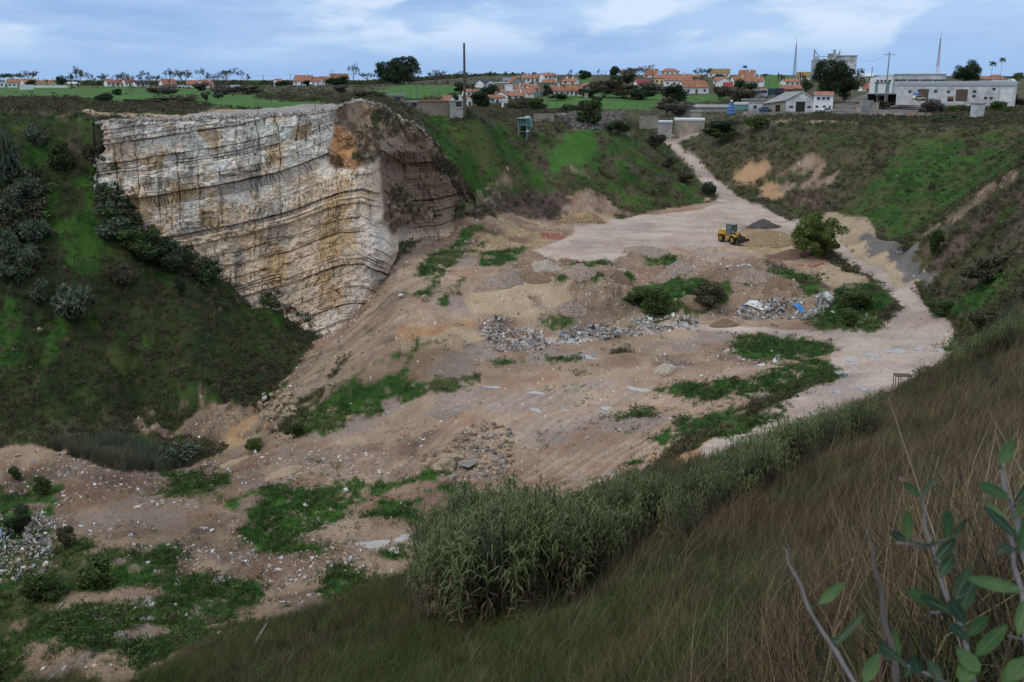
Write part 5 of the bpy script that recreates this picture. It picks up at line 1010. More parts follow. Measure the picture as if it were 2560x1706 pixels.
for u,vt_,vbs,w,k,l in ((8,178,216,26,0,'bare grey tree at the edge of the picture behind the pine crown'),(74,177,212,38,1,'bare tree behind the orange roofed terrace'),(197,165,218,48,2,'tallest bare tree left of the white terrace'),(178,182,218,26,0,'smaller bare tree touching the tallest one'),(231,180,218,34,3,'bare tree between the tallest one and the white terrace'),(259,184,218,24,1,'small bare tree just left of the white terrace'),(297,180,217,36,0,'bare tree in front of the dark brown roof'),(325,184,217,30,2,'small bare tree in front of the taller orange roof'),(360,176,216,38,3,'bare tree at the end of the white terrace'),(385,188,214,34,1,'faint bare tree between terrace and single orange roof'),(424,170,215,38,2,'upright bare tree over the single orange roof'),(461,174,215,40,1,'leaning bare tree beside a pole'),(510,170,216,40,3,'wide bare tree over the joined roofs'),(566,169,214,46,0,'broad brownish bare tree with a dense crown'),(545,184,216,40,2,'low dense bare tree left of the broad brownish one'),(613,175,214,34,3,'bare tree just right of the broad brownish one'),(884,158,205,30,2,'slender bare tree beside the farmhouse roof'),(918,182,205,36,1,'low wide bare tree between slender tree and evergreens'),(1002,170,213,50,0,'brown bare tree in front of the dark evergreens'),(1040,172,214,36,3,'bare tree at the right flank of the evergreens'),(1090,175,216,34,1,'bare tree alone in the bright field'),(1108,181,216,26,2,'smaller bare tree next to the lone one in the bright field'),(1165,177,211,46,3,'bare tree behind the tall wooden pole'),(1578,162,210,76,0,'large spreading bare tree on the village hill'),(1757,170,200,40,1,'bare tree beside the mossy roofed house'),(1592,200,222,30,2,'small bare tree before the dull red roof')):
    plant('bare_tree','bare%d'%k,u,vt_,vbs,w,l,Y=(farY(u,vbs) if u<1300 else farY(u,205)),group=BT)
for u,vt_,vbs,w,l in ((1426,172,197,9,'narrow poplar like bare tree left of the round dark tree'),(1495,170,200,7,'narrow bare tree right of the round dark tree'),(1953,182,220,20,'faint bare poplar below the lattice mast'),(2006,180,224,17,'brown bare poplar left of the big dark tree')):
    plant('bare_poplar','slim',u,vt_,vbs,w,l,group='bare poplars',Y=farY(u,205) if u<1900 else 430)
TR=[('stone_pine','umbrella',32,184,216,56,'dark umbrella pine crown behind the low white house'),('garden_tree','globe',79,200,219,26,'round dark clipped garden tree in front of the orange roof'),('evergreen_tree','round',155,189,218,24,'dark evergreen beside the yellow gabled houses'),
('evergreen_tree','broad',968,155,212,60,'left half of the dark evergreen pair, lower and rounder'),('evergreen_tree','broad',1010,142,213,78,'right half of the dark evergreen pair, tallest on the plain'),('evergreen_tree','globe',985,165,212,44,'dark evergreen filling the gap between the evergreen pair'),
('evergreen_tree','globe',1461,176,199,30,'round dark tree alone on the ridge'),('evergreen_tree','globe',1536,166,190,26,'conical dark evergreen above the bramble slope'),('evergreen_tree','round',1568,180,214,40,'dark spruce like tree in the middle of the bramble slope'),
('evergreen_tree','broad',2072,150,248,84,'left crown of the big dark tree hiding the silo'),('evergreen_tree','great',2112,155,248,84,'right crown of the big dark tree with gaps between its clumps'),('evergreen_tree','great',2412,152,212,72,'big round dark tree behind the vaulted hangar'),
('evergreen_tree','round',2016,198,234,26,'small green tree left of the big dark tree'),('stone_pine','umbrella',2540,182,232,60,'broad green pine crown at the edge of the picture behind the hangar'),('stone_pine','umbrella',1912,185,200,34,'flat dark pine crown on the green ridge'),
('garden_tree','globe',698,203,216,24,'dark garden tree left of the narrow house'),('garden_tree','round',715,201,216,22,'dark garden tree right of the narrow house'),('garden_tree','globe',768,201,215,18,'dark bushy tree in front of the big farmhouse'),('garden_tree','round',826,194,213,20,'dark bushy tree between cottage and broad orange roof'),('garden_tree','globe',858,190,214,26,'round bush in front of the broad orange roof'),('garden_tree','globe',838,196,214,24,'dark bush left of the round farmhouse bush'),
('garden_tree','globe',1368,212,240,24,'dark green round tree at the end of the teal fence'),('fig_tree','round',1225,210,246,42,'dark leafy palm shaped tree before the blockwork building'),('garden_tree','globe',1202,229,268,52,'large dark round tree below the white village houses'),('garden_tree','round',1136,232,262,40,'yellow green round tree before the little orange roof'),
('garden_tree','globe',1688,211,254,60,'big dark green round tree beside the green field'),('garden_tree','round',1848,198,226,26,'dark cypress like tree before the slim palm'),('garden_tree','round',1875,205,228,36,'dark low palm like tree under the orange roof'),('garden_tree','globe',1797,186,200,30,'dark crown in front of the mossy roofed house'),('small_tree','round',262,232,262,42,'small dark conifer alone on the plain above the cliff'),('small_tree','globe',294,222,240,22,'round grey green bush tree beyond the small conifer')]
for n_,k,u,a,b,w,l in TR: plant(n_,k,u,a,b,w,l,Y=(400 if 2040<u<2130 else 430 if u==2412 or u==2540 else farY(u,b)),group=None)
palm(2476,148,208,22,'shorter of the two tall palms behind the hangar',Y=430); palm(2499,139,208,20,'taller of the two tall palms behind the hangar',Y=430); palm(1859,160,226,16,'slim solitary palm in front of the brown roofed house',Y=440); palm(1183,205,246,22,'squat palm beside the white village house',tr_w=2.2)
# pine by the haul road, and other shrubs given by their foot
def foot(name,key,u,vbs,vt_,wpx,label,cat='shrub',group=None):
    q=hit(u,vbs); Y=q[1]; H=PY(u,vt_,Y)[2]-q[2]; return plant(name,key,u,H,0,wpx*Y/FP,label,cat,p=(q[0],q[1],q[2]-.1),group=group)
foot('pine_tree','pine',2036,638,536,122,'bushy pine with yellow green needles beside the haul road','tree'); foot('young_pine','conifer',2338,650,572,34,'narrow dark young conifer at the foot of the dark slope','tree')
SH='shrubs on the quarry slopes'
for key,u,vb_,vt_,w,l in (('bush_silver0',15,480,330,70,'tall silver green shrub at the edge of the left slope'),('bush_silver1',90,366,313,46,'silver green shrub high on the left slope'),('bush_mid0',150,430,350,70,'dark green bush beside the small rock outcrop'),('bush_silver0',75,505,445,60,'silver shrub below the tall one on the left slope'),('bush_silver1',30,540,470,60,'silver shrub half way down at the left edge'),('bush_silver0',90,610,550,58,'silver shrub in the middle of the left cluster'),('bush_silver1',25,650,580,64,'wide silver shrub in the left cluster'),('bush_silver0',75,675,615,50,'silver shrub below the middle of the cluster'),('bush_silver1',20,700,660,50,'lowest silver shrub at the left edge'),('bush_silver0',185,812,718,88,'biggest silver shrub standing alone on the green slope'),('bush_silver1',103,760,700,46,'silver shrub left of the lone biggest one'),('bush_brown0',305,730,664,66,'brownish bush above the lone silver shrub'),
 ('bush_silver1',290,600,545,80,'grey green shrub close under the cliff foot'),('bush_mid0',345,640,570,90,'green shrub at the foot of the cliff'),('bush_dark0',390,660,600,90,'dark shrub where cliff meets the green slope'),('bush_dark1',450,690,630,80,'dark shrub further down the cliff foot'),('bush_dark0',690,745,710,46,'dark shrub under the lower cliff'),('bush_mid1',790,800,752,40,'green shrub at the lowest corner of the cliff'),('bush_dark1',455,740,690,36,'narrow dark bush in the middle of the green slope'),('bush_brown1',240,420,360,60,'brown bramble beside the cliff edge'),
 ('bush_dark0',1771,487,455,40,'round dark bush beside the haul road'),('bush_mid0',1480,312,250,70,'loose green bush on top of the rubble heap'),('bush_mid1',1545,335,300,60,'green bush on the crest of the centre hill'),('bush_brown0',1640,372,335,44,'brown green bush beside the upper road'),('bush_brown1',1672,420,392,40,'low brown bush along the upper road'),('bush_brown0',1715,458,432,40,'brown bush lower down the upper road'),
 ('bush_brown1',2465,712,640,110,'wide yellowish cane bush on the right slope'),('bush_brown0',2470,830,780,90,'brown green bush under the right slope'),('bush_mid0',2350,790,750,60,'green bush at the foot of the right slope'),('bush_mid1',2120,810,770,70,'dark bush inside the green patch by the road bend'),('bush_mid0',2130,770,725,90,'leafy bush at the top of the green patch by the road bend'),('bush_yellow0',640,1128,1092,50,'bright green bush at the foot of the debris slope'),('bush_mid1',735,1095,1055,50,'green bush above the bright one'),('bush_mid1',1585,765,728,60,'dark leafy bramble on the dump bank'),('bush_mid0',1640,788,722,66,'large dark bramble in the middle of the dump bank'),('bush_brown1',1770,765,712,90,'olive bramble right of the dark one on the dump bank'),
 ('bush_dark1',60,1330,1270,80,'dark bush among the rubbish at the left edge'),('bush_mid0',110,1235,1190,44,'bright bush above the rubbish at the left edge'),('bush_mid1',40,1200,1165,40,'green bush at the left edge above the road cut'),('bush_mid0',250,1460,1400,110,'green bush right of the left edge rubbish'),('bush_mid1',110,1500,1440,120,'spreading dark green bush at the lower left'),('bush_brown0',165,1370,1320,46,'rusty brown weed bush beside the rubbish'),
 ('bush_silver0',450,1160,1110,90,'grey bush in the wet hollow')):
    foot('shrub',key,u,vb_,vt_,w,l,group=SH)
BR='bushes on the far plain'
for key,u,vt_,vb_,w,l in (('bush_grey0',420,218,238,50,'grey bramble clump in the left field'),('bush_brown0',395,220,236,46,'brown bramble clump in the left field'),('bush_grey1',500,206,228,52,'grey bramble before the joined roofs'),('bush_grey0',560,214,238,60,'grey bramble near the flat white outbuilding'),('bush_silver0',545,232,248,22,'pale bush alone in the left field'),('bush_grey1',515,228,252,24,'dark grey bush next to the pale one'),('bush_brown1',620,216,238,60,'yellow brown canes at the field edge'),('bush_brown0',400,244,262,60,'pale cane clump above the cliff'),('bush_brown1',455,243,262,60,'second pale cane clump above the cliff'),('bush_brown0',340,248,264,50,'third pale cane clump above the cliff'),
 ('bush_brown0',928,228,255,76,'green brown bush behind the soil spur'),('bush_grey1',850,212,232,50,'grey scrub bush beside the bright field'),('bush_dark0',1155,206,234,40,'dark bush left of the squat palm'),('bush_brown1',1310,244,278,60,'olive bush below the village houses'),('bush_mid0',1335,246,282,50,'green bush before the teal fence'),('bush_brown0',1290,252,284,50,'drooping olive bush in front of the village'),('bush_mid1',1395,234,252,46,'low bush in front of the terrace house'),('bush_brown0',1475,222,244,56,'olive bramble at the right end of the brown roof'),('bush_dark1',1490,240,262,28,'dark bush standing in the green field'),('bush_brown0',1510,200,244,66,'brown bramble bank left of the green field'),('bush_brown1',1560,212,246,84,'tall brown bramble bank behind the tiny hut'),('bush_grey0',1625,206,234,70,'grey bramble below the dull red roof'),('bush_mid0',1540,190,222,50,'green bush on the village slope'),('bush_dark0',1600,222,250,60,'dark thicket touching the tiny hut'),
 ('bush_brown1',1668,244,282,56,'yellowish cane bush before the yard sheds'),('bush_grey1',1700,254,292,66,'grey purple bush beside the open dark shed'),('bush_brown0',1800,216,250,40,'olive bush below the white gabled shed'),('bush_brown1',1835,220,256,60,'pale olive bush beside the red truck'),('bush_brown0',1860,226,262,56,'second pale olive bush beside the red truck'),('bush_brown1',1455,252,290,60,'olive tree bush over the rubble heap'),('bush_dark0',1430,262,300,60,'dark bush at the back of the rubble heap'),
 ('bush_yellow0',2390,262,292,50,'bright yellow green bush left of the tower hut'),('bush_dark1',2415,262,296,40,'dark bush touching the tower hut'),('bush_dark0',2370,290,318,96,'wide dark green bush on the slope crest'),('bush_grey0',2330,248,292,66,'leafless grey thicket in front of the hangar'),('bush_mid0',2490,254,290,50,'dark green bush right of the tower hut'),('bush_mid1',2525,270,300,40,'spiky green bush near the right edge'),('bush_brown0',2250,244,270,80,'brown bramble before the hangar scrap'),('bush_yellow1',2050,276,292,40,'green mound bush in front of the workshop'),('bush_dark1',1800,300,330,90,'dark gorse bush at the top of the slope by the road'),('bush_yellow0',1890,290,320,60,'yellow green gorse on the slope crest'),('bush_mid0',1790,320,345,70,'green bush where the road passes the gate'),('bush_brown1',2200,252,276,60,'olive bramble in the yard'),('bush_brown0',2420,235,262,120,'brown bramble behind the tower hut'),('bush_brown1',2530,235,270,70,'brown bramble at the right edge of the yard')):
    plant('bush',key,u,vt_,vb_,w,l,'bush',group=BR,Y=(farY(u,vb_) if vb_<288 or u<1200 else {1800:262,1890:262,1790:262,2370:235}.get(u,farY(u,vb_))))
# ------------------------------------------------------------------ vehicles and machines
yel=mat('loader_yellow',(.52,.30,.035),rough=.5,var=.15,scale=2); blk=mat('black_rubber',(.022,.022,.024),rough=.9); stl=mat('worn_dark_steel',(.055,.045,.042),rough=.6,var=.35,scale=2); glas=mat('cab_glass',(.10,.15,.16),rough=.1,spec=.8); cream=mat('cream_paint',(.66,.55,.36),rough=.35); gst=mat('grey_steel',(.20,.20,.20),rough=.6)
def wheel(o,x,y,r,w,z=None,hub=None,name='wheel'):
    z=r if z is None else z
    a=MB(); a.tube([(x,y-w/2,z),(x,y-w*.42,z),(x,y+w*.42,z),(x,y+w/2,z)],[r*.93,r,r,r*.93],20); t=a.put(name,blk,o)
    s=1 if y>0 else -1
    MB().tube([(x,y-w*.52,z),(x,y+w*.52,z)],r*.48,14).put('rim',hub or yel,t); MB().tube([(x,y-w*.56,z),(x,y+w*.56,z)],r*.18,8).put('hub',stl,t)
    tr=MB()
    for k in range(16):
        th=k/16*6.283; c0=Vector((x+math.cos(th)*r*1.0,0,z+math.sin(th)*r*1.0)); tr.tube([(c0.x,y-w*.45,c0.z),(c0.x,y+w*.45,c0.z)],r*.045,4)
    tr.put('tread',blk,t)
def loader(u,v):
    q=hit(u,v); o=root('wheel_loader',(q[0],q[1],q[2]),R(-63),'yellow wheel loader with dark bucket lowered on the dump platform','wheel loader')
    # x forward, y left
    MB().prism([(-2.75,1.0),(-2.85,1.55),(-2.6,2.0),(-.9,2.05),(-.9,.75),(-2.3,.75)],-.62,.62).put('engine_hood',yel,o)
    MB().prism([(-2.62,2.01),(-2.45,2.12),(-1.3,2.14),(-1.0,2.06)],-.56,.56).put('hood_top',cream,o)  # hood top in a paler cream than the hood
    MB().box(-3.0,-2.76,-.75,.75,.75,1.35).put('counterweight',yel,o)
    MB().box(-1.9,.1,-.72,.72,.62,1.18).put('rear_frame',yel,o); MB().box(.1,.55,-.25,.25,.6,1.15).put('articulation_joint',stl,o)
    for s in (-1,1): MB().prism([(-2.4,1.3),(-2.2,1.52),(-1.1,1.52),(-.9,1.3),(-1.1,1.42),(-2.1,1.42)],s*.65,s*1.22).put('rear_fender',yel,o)
    MB().box(.55,1.9,-.45,.45,.65,1.25).put('front_frame',yel,o)
    MB().prism([(.7,1.25),(.9,1.85),(1.25,1.85),(1.7,1.2)],-.38,.38).put('lift_tower',yel,o)
    for s in (-1,1): MB().prism([(.75,1.42),(1.0,1.55),(1.9,1.5),(2.1,1.25),(1.85,1.4),(1.0,1.45)],s*.66,s*1.2).put('front_fender',yel,o)
    # cab
    cb=MB()
    for x in (-.85,.45):
        for y in (-.62,.62): cb.box(x-.05,x+.05,y-.05,y+.05,1.5,3.1)
    cb.box(-.9,.5,-.67,.67,1.18,1.62); c_=cb.put('cab',mat('cab_frame',(.16,.17,.165),rough=.6),o)
    g_=MB(); g_.box(-.82,.42,-.60,-.57,1.63,3.06); g_.box(-.82,.42,.57,.60,1.63,3.06); g_.box(.39,.42,-.56,.56,1.63,3.06); g_.box(-.82,-.79,-.56,.56,1.63,3.06); g_.put('glazing',glas,c_)
    MB().prism([(-1.05,3.1),(-.95,3.24),(.5,3.24),(.66,3.1)],-.74,.74).put('cab_roof',mat('cab_roof_grey',(.25,.26,.25)),c_); MB().box(-.5,-.1,-.25,.25,1.63,2.3).put('seat',blk,c_); MB().tube([(.2,0,1.7),(.05,0,2.2)],.05,6).put('steering_column',blk,c_)
    MB().tube([(-1.35,.38,2.1),(-1.35,.38,3.05)],[.06,.05],8).put('exhaust_pipe',stl,o)
    for s in (-1,1):
        MB().tube([(.45,s*.78,1.62),(.6,s*.98,2.5)],.02,5).put('mirror_arm',stl,o); MB().box(.56,.62,s*.93-.09,s*.93+.09,2.3,2.62).put('mirror',stl,o)
        MB().box(-.7,.3,s*.70-.12,s*.70+.12,.55,.62).put('step',stl,o)
        MB().box(.7,.82,s*.5-.1,s*.5+.1,1.86,2.02).put('headlight',TRIM,o)
    for s in (-1,1):
        wheel(o,-1.55,s*.95,.68,.50); wheel(o,1.45,s*.95,.68,.50)
        MB().prism([(1.0,1.75),(1.15,1.9),(2.2,1.15),(2.85,.45),(2.65,.32),(2.0,1.0)],s*.42-.09*s,s*.42+.09*s).put('lift_arm',stl,o)
        MB().tube([(.95,s*.25,1.0),(2.0,s*.30,1.02)],.07,7).put('hydraulic_cylinder',gst,o)
    MB().prism([(1.7,1.55),(2.0,1.75),(2.25,1.0),(2.45,.65),(2.25,.6),(2.0,1.0)],-.12,.12).put('tilt_lever',stl,o)
    prof=[(2.72,.95),(2.62,.65),(2.62,.30),(2.80,.08),(3.75,.02)]; b=MB()
    inn=[(x+.06,z+.04) for x,z in prof]
    b.prism(prof+inn[::-1],-1.28,1.28)
    for y in (-1.28,1.24): b.prism([(2.72,.95),(2.62,.65),(2.62,.30),(2.80,.08),(3.70,.03),(3.1,.72)],y,y+.04)
    k=b.put('bucket',stl,o); MB().box(3.7,3.82,-1.3,1.3,0,.05).put('cutting_edge',gst,k)
    for i in range(7): MB().box(3.8,3.95,-1.2+i*.4-.05,-1.2+i*.4+.05,0,.06).put('tooth',gst,k)
    return o
loader(1829,607)
def truck(u,vbs,hpx,Y,cab,box,label,facing=0,cat='truck'):
    p=PY(u,vbs,Y); o=root('parked_truck',tuple(p),-math.atan2(p[0],p[1])+R(facing),label,cat,'scrap trucks parked in a row'); s=hpx/20.0
    cm_=mat('truck_'+cab[0],cab[1],rough=.5); bm_=mat('truck_'+box[0],box[1],rough=.7)
    MB().prism([(-1.2,.7),(1.2,.7),(1.2,2.6),(1.0,2.9),(-1.0,2.9),(-1.2,2.6)],-.2,1.9).put('cab',cm_,o); w_=MB().box(-1.0,1.0,-.24,-.21,1.7,2.55).put('windscreen',GL,o)
    MB().box(-1.2,1.2,-.35,-.205,.5,1.0).put('bumper',gst,o); MB().box(-1.25,1.25,2.1,8,1.1,3.0).put('load_box',bm_,o); MB().box(-.5,.5,0,8,.6,1.05).put('chassis',blk,o)
    for y in (.9,5.6,6.9):
        for x in (-1.05,1.05):
            MB().tube([(x-.18,y,.5),(x+.18,y,.5)],.5,12).put('wheel',blk,o)
    o.scale=(s,)*3
for a in ((1865,250,25,395,('red',(.45,.06,.05)),('dark',(.05,.05,.05)),'red truck cab at the left end of the scrap row'),(1890,249,25,395,('grey',(.22,.22,.22)),('greyb',(.16,.16,.15)),'dark grey truck beside the red cab'),(1908,248,26,397,('pale',(.45,.43,.42)),('redb',(.40,.07,.07)),'pale truck with red load in the scrap row'),(1927,247,26,398,('green',(.03,.09,.07)),('greenb',(.03,.08,.06)),'dark green truck in the scrap row'),(1948,246,25,400,('black',(.03,.03,.035)),('blackb',(.035,.035,.04)),'black truck beside the dark green one'),(1972,245,23,405,('maroon',(.16,.05,.05)),('rose',(.45,.20,.22)),'dull maroon truck at the workshop end of the row')): truck(*a)
def car(u,vbs,Y,col,label,name='parked_car',yaw=90,loc=None):
    p=PY(u,vbs,Y); o=root(name,tuple(p),R(yaw),label,'car'); m=mat('car_'+col[0],col[1],rough=.3)
    MB().prism([(-2,.35),(2,.35),(2.05,.75),(1.2,.9),(.6,1.4),(-1.2,1.42),(-1.8,.95),(-2.05,.85)],-.8,.8).put('body',m,o)
    MB().prism([(1.1,.92),(.58,1.33),(-1.15,1.35),(-1.65,.97)],-.82,.82).put('side_windows',GL,o)
    for x in (-1.3,1.3):
        for y in (-.75,.75): MB().tube([(x,y-.1,.33),(x,y+.1,.33)],.33,12).put('wheel',blk,o)
car(455,219,520,('white',(.7,.7,.7)),'white car parked before the long white house in the fields',yaw=5); car(466,220,515,('white',(.7,.7,.7)),'second white car beside the flat outbuilding bushes',yaw=10)
car(780,213,615,('white',(.7,.7,.7)),'small white car in front of the brown roofed cottage',yaw=80)
car(2205,243,357,('white',(.7,.7,.7)),'white car under the dark canopy shelter',yaw=0); car(2066,282,318,('silver',(.5,.5,.5)),'silver car with white cover parked at the white office',yaw=20); car(2296,251,322,('beige',(.55,.50,.38)),'beige van bodied car left of the hangar door',yaw=10); car(1912,279,334,('blue',(.05,.12,.22)),'blue tractor like car beside the white ruin',yaw=0)
# blue tank tower, scrap
o,s=frame(1827,287,322,'stacked blue plastic water tanks with a white top in the yard','water tank','water_tank')
bl=mat('blue_plastic',(.10,.20,.42),rough=.4,var=.25,scale=1.5)
for i,(a,b_,c_) in enumerate(((0,7,10.5),(7.3,14,10),(14.4,20,9))): MB().tube([(0,3,a*s),(0,3,(a+1)*s),(0,3,(b_-1)*s),(0,3,b_*s)],[c_*.94*s,c_*s,c_*s,c_*.9*s],16).put('tank',bl,o,True)
MB().tube([(0,3,20.2*s),(0,3,26*s),(0,3,27.5*s)],[5*s,5*s,2*s],12).put('top_tank',bl,o); MB().box(-3*s,3*s,2.4,3.4,29.5*s,34.5*s).put('white_drum',TRIM,o); MB().tube([(0,3,27*s),(0,3,30*s)],.12,6).put('neck',gst,o)
o,s=frame(2290,246,330,'blue tank lorry barrel in front of the hangar','tank','tank_trailer'); MB().tube([(-6*s,0,9*s),(-5*s,0,9*s),(5*s,0,9*s),(6*s,0,9*s)],[3*s,6.4*s,6.4*s,3*s],14).put('barrel',bl,o)
for x in (-3,3): MB().tube([(x*s-.1,-.8,1.6*s),(x*s+.1,.8,1.6*s)],1.6*s,10).put('wheel',blk,o)
o,s=frame(2376,252,325,'rusty round drum lying in front of the hangar','drum','rusty_drum'); MB().tube([(-7*s,0,4*s),(7*s,0,4*s)],6*s,16).put('shell',mat('rust',(.16,.06,.045)),o); MB().tube([(-7.4*s,0,4*s),(-7.05*s,0,4*s)],6.3*s,16).put('rim',mat('rust',(0,0,0)),o)
o,s=frame(2275,290,250,'small orange and grey machine part lying on the track','machine part','machine_part'); MB().prism([(-8*s,0),(-3*s,3.5*s),(3*s,2*s),(7*s,0)],0,.6).put('plate',gst,o); MB().prism([(-2*s,2*s),(0,8*s),(4*s,6*s),(9*s,1*s),(5*s,1*s),(2*s,3*s)],.1,.5).put('orange_arm',mat('orange_paint',(.55,.22,.04)),o)
# green hopper machine on the hill
q=PY(1308,334,219); o=root('hopper_machine',tuple(q),-math.atan2(q[0],q[1])+R(-14),'rusting teal steel hopper frame standing at the top of the green hollow','hopper'); s=219/FP
tl=mat('teal_paint',(.16,.30,.28),rough=.6,var=.35,scale=1.2); tld=mat('teal_dark',(.05,.10,.10))
fr=MB()
for x in (-12,9):
    for y in (0,2.4): fr.box(x*s-.1,x*s+.1,y-.1,y+.1,-1.5,36*s)
for z in (4,19.5,34): fr.box(-12*s,9*s,-.12,.1,z*s,(z+1.4)*s); fr.box(-12*s,9*s,2.3,2.5,z*s,(z+1.4)*s)
for x in (-6,-.5,4): fr.box(x*s-.07,x*s+.07,-.14,0,20.5*s,34*s)
fr.put('frame',tl,o); MB().box(-11.5*s,8.5*s,.15,2.2,22*s,33.9*s).put('bin',tld,o); MB().box(-15*s,13*s,-.5,3,35.6*s,37*s).put('roof_plate',mat('pale_teal_sheet',(.36,.45,.43)),o); MB().prism([(-5*s,37.1*s),(4*s,41*s),(11*s,39.5*s),(12*s,37.1*s)],.3,2.6).put('hopper',mat('pale_teal_sheet',(0,0,0)),o)
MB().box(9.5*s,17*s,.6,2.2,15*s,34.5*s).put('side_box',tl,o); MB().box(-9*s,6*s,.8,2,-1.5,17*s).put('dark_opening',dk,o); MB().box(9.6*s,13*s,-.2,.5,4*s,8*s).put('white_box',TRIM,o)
# gate, posts
for u,w_,l in ((1662,19,'left leaf of the rusty tube gate across the haul road'),(1688,19,'right leaf of the rusty tube gate across the haul road')):
    p=hit(u,355); o=root('gate',tuple(p),-.15,l,'gate','gate leaves'); s=p[1]/FP; b=MB(); h=12*s
    for x in (-w_/2,w_/2): b.box(x*s-.05,x*s+.05,-.05,.05,-.2,h)
    for z in (.25,.6,1): b.tube([(-w_/2*s,0,h*z),(w_/2*s,0,h*z)],.035,5)
    b.put('bars',mat('gate_rust',(.14,.09,.07)),o); MB().tube([(-w_/2*s,0,h*.1),(w_/2*s,0,h*.95)],.03,5).put('brace',mat('gate_rust',(0,0,0)),o)
p=hit(1700,356); o=root('gate_post',tuple(p),0,'white square post at the right end of the gate','post'); MB().box(-.22,.22,-.22,.22,-.3,1.9).put('shaft',WALL['d'],o); MB().box(-.28,.28,-.28,.28,1.904,2.02).put('cap',TRIM,o)
# teal fence in village
p0=PY(1335,250,440); p1=PY(1362,238,452); b=MB(); o=root('mesh_fence',tuple((p0+p1)/2),0,'teal screen fence beside the largest white house','fence'); c0=(p0+p1)/2
d0,d1=p0-c0,p1-c0; MB().quad((d0[0],d0[1],d0[2]-.5),(d1[0],d1[1],d1[2]-.5),(d1[0],d1[1],d1[2]+1.7),(d0[0],d0[1],d0[2]+1.7)).quad((d0[0],d0[1]+.08,d0[2]+1.7),(d1[0],d1[1]+.08,d1[2]+1.7),(d1[0],d1[1]+.08,d1[2]-.5),(d0[0],d0[1]+.08,d0[2]-.5)).put('screen',mat('teal_mesh',(.20,.34,.32)),o)
for t in (0,.33,.66,1): c_=d0+(d1-d0)*t; MB().box(c_[0]-.05,c_[0]+.05,c_[1]+.1,c_[1]+.2,c_[2]-.6,c_[2]+1.8).put('post',gst,o)
def wall(u0,v0,Y0,u1,v1,Y1,h,m,label):
    a=PY(u0,v0,Y0);b_=PY(u1,v1,Y1);c_=(a+b_)/2; o=root('boundary_wall',tuple(c_),math.atan2(b_[1]-a[1],b_[0]-a[0]),label,'wall'); L_=math.hypot(*(b_-a)[:2])
    MB().box(-L_/2,L_/2,-.15,.15,-2,h).put('panel',m,o); MB().box(-L_/2-.05,L_/2+.05,-.2,.2,h+.004,h+.12).put('coping',TRIM if m is WALL['w'] else WALL['g'],o)
wall(50,222,480,84,221,490,1.6,WALL['w'],'white garden wall in front of the orange roofed terrace'); wall(84,219,560,170,218,570,1.0,WALL['w'],'low white wall running in front of the yellow gabled houses'); wall(1600,303,275,1645,303,278,1.2,WALL['t'],'low tan wall left of the gatehouse'); wall(1335,291,235,1385,292,236,.5,WALL['t'],'pale concrete kerb wall beside the hopper'); wall(2150,262,322,2182,264,326,1.3,WALL['g'],'mossy low wall across the yard')
# rusty table frame by the road
p=hit(2254,962); o=root('table_frame',tuple(p),R(-8),'rusty brown steel table frame standing at the road edge','table frame'); s=p[1]/FP; rs_=mat('rusty_steel',(.11,.075,.06))
MB().box(-21*s,22*s,-.45,.45,25*s,27*s).put('top',rs_,o)
for x in (-19,-6,20):
    for y in (-.38,.38): MB().box(x*s-.03,x*s+.03,y-.03,y+.03,-.4,24.9*s).put('leg',rs_,o)
# ------------------------------------------------------------------ boulders, heaps, larger rubbish
def rockmesh(seed,m,sub=3,rough=.22,flat=.75):
    import bmesh; from mathutils import noise
    bm=bmesh.new(); bmesh.ops.create_icosphere(bm,subdivisions=sub,radius=.5); g=random.Random(seed); pl=[(Vector((g.gauss(0,1),g.gauss(0,1),g.gauss(0,1))).normalized(),g.uniform(.28,.42)) for _ in range(9)]
    for v in bm.verts:
        for n_,d_ in pl:
            e=v.co.dot(n_)-d_
            if e>0: v.co-=n_*e
        v.co+=v.co.normalized()*rough*.3*noise.noise(v.co*4+Vector((seed,0,0))); v.co.z*=flat
    me=bpy.data.meshes.new('rock'); bm.to_mesh(me); bm.free(); me.materials.append(m); return me
bo=mat('buff_rock',(.36,.29,.20),var=.2,scale=2,bump=.5,bscale=6); bg_=mat('grey_rock',(.24,.23,.20),var=.2,scale=2,bump=.5,bscale=6); bw=mat('white_rock',(.55,.54,.52),var=.12,scale=2); br_=mat('brown_rock',(.17,.12,.085),var=.3,scale=3,bump=.5,bscale=12)
RK=[rockmesh(k,bo) for k in range(3)]+[rockmesh(5,bg_,flat=.4),rockmesh(6,bw),rockmesh(7,br_)]
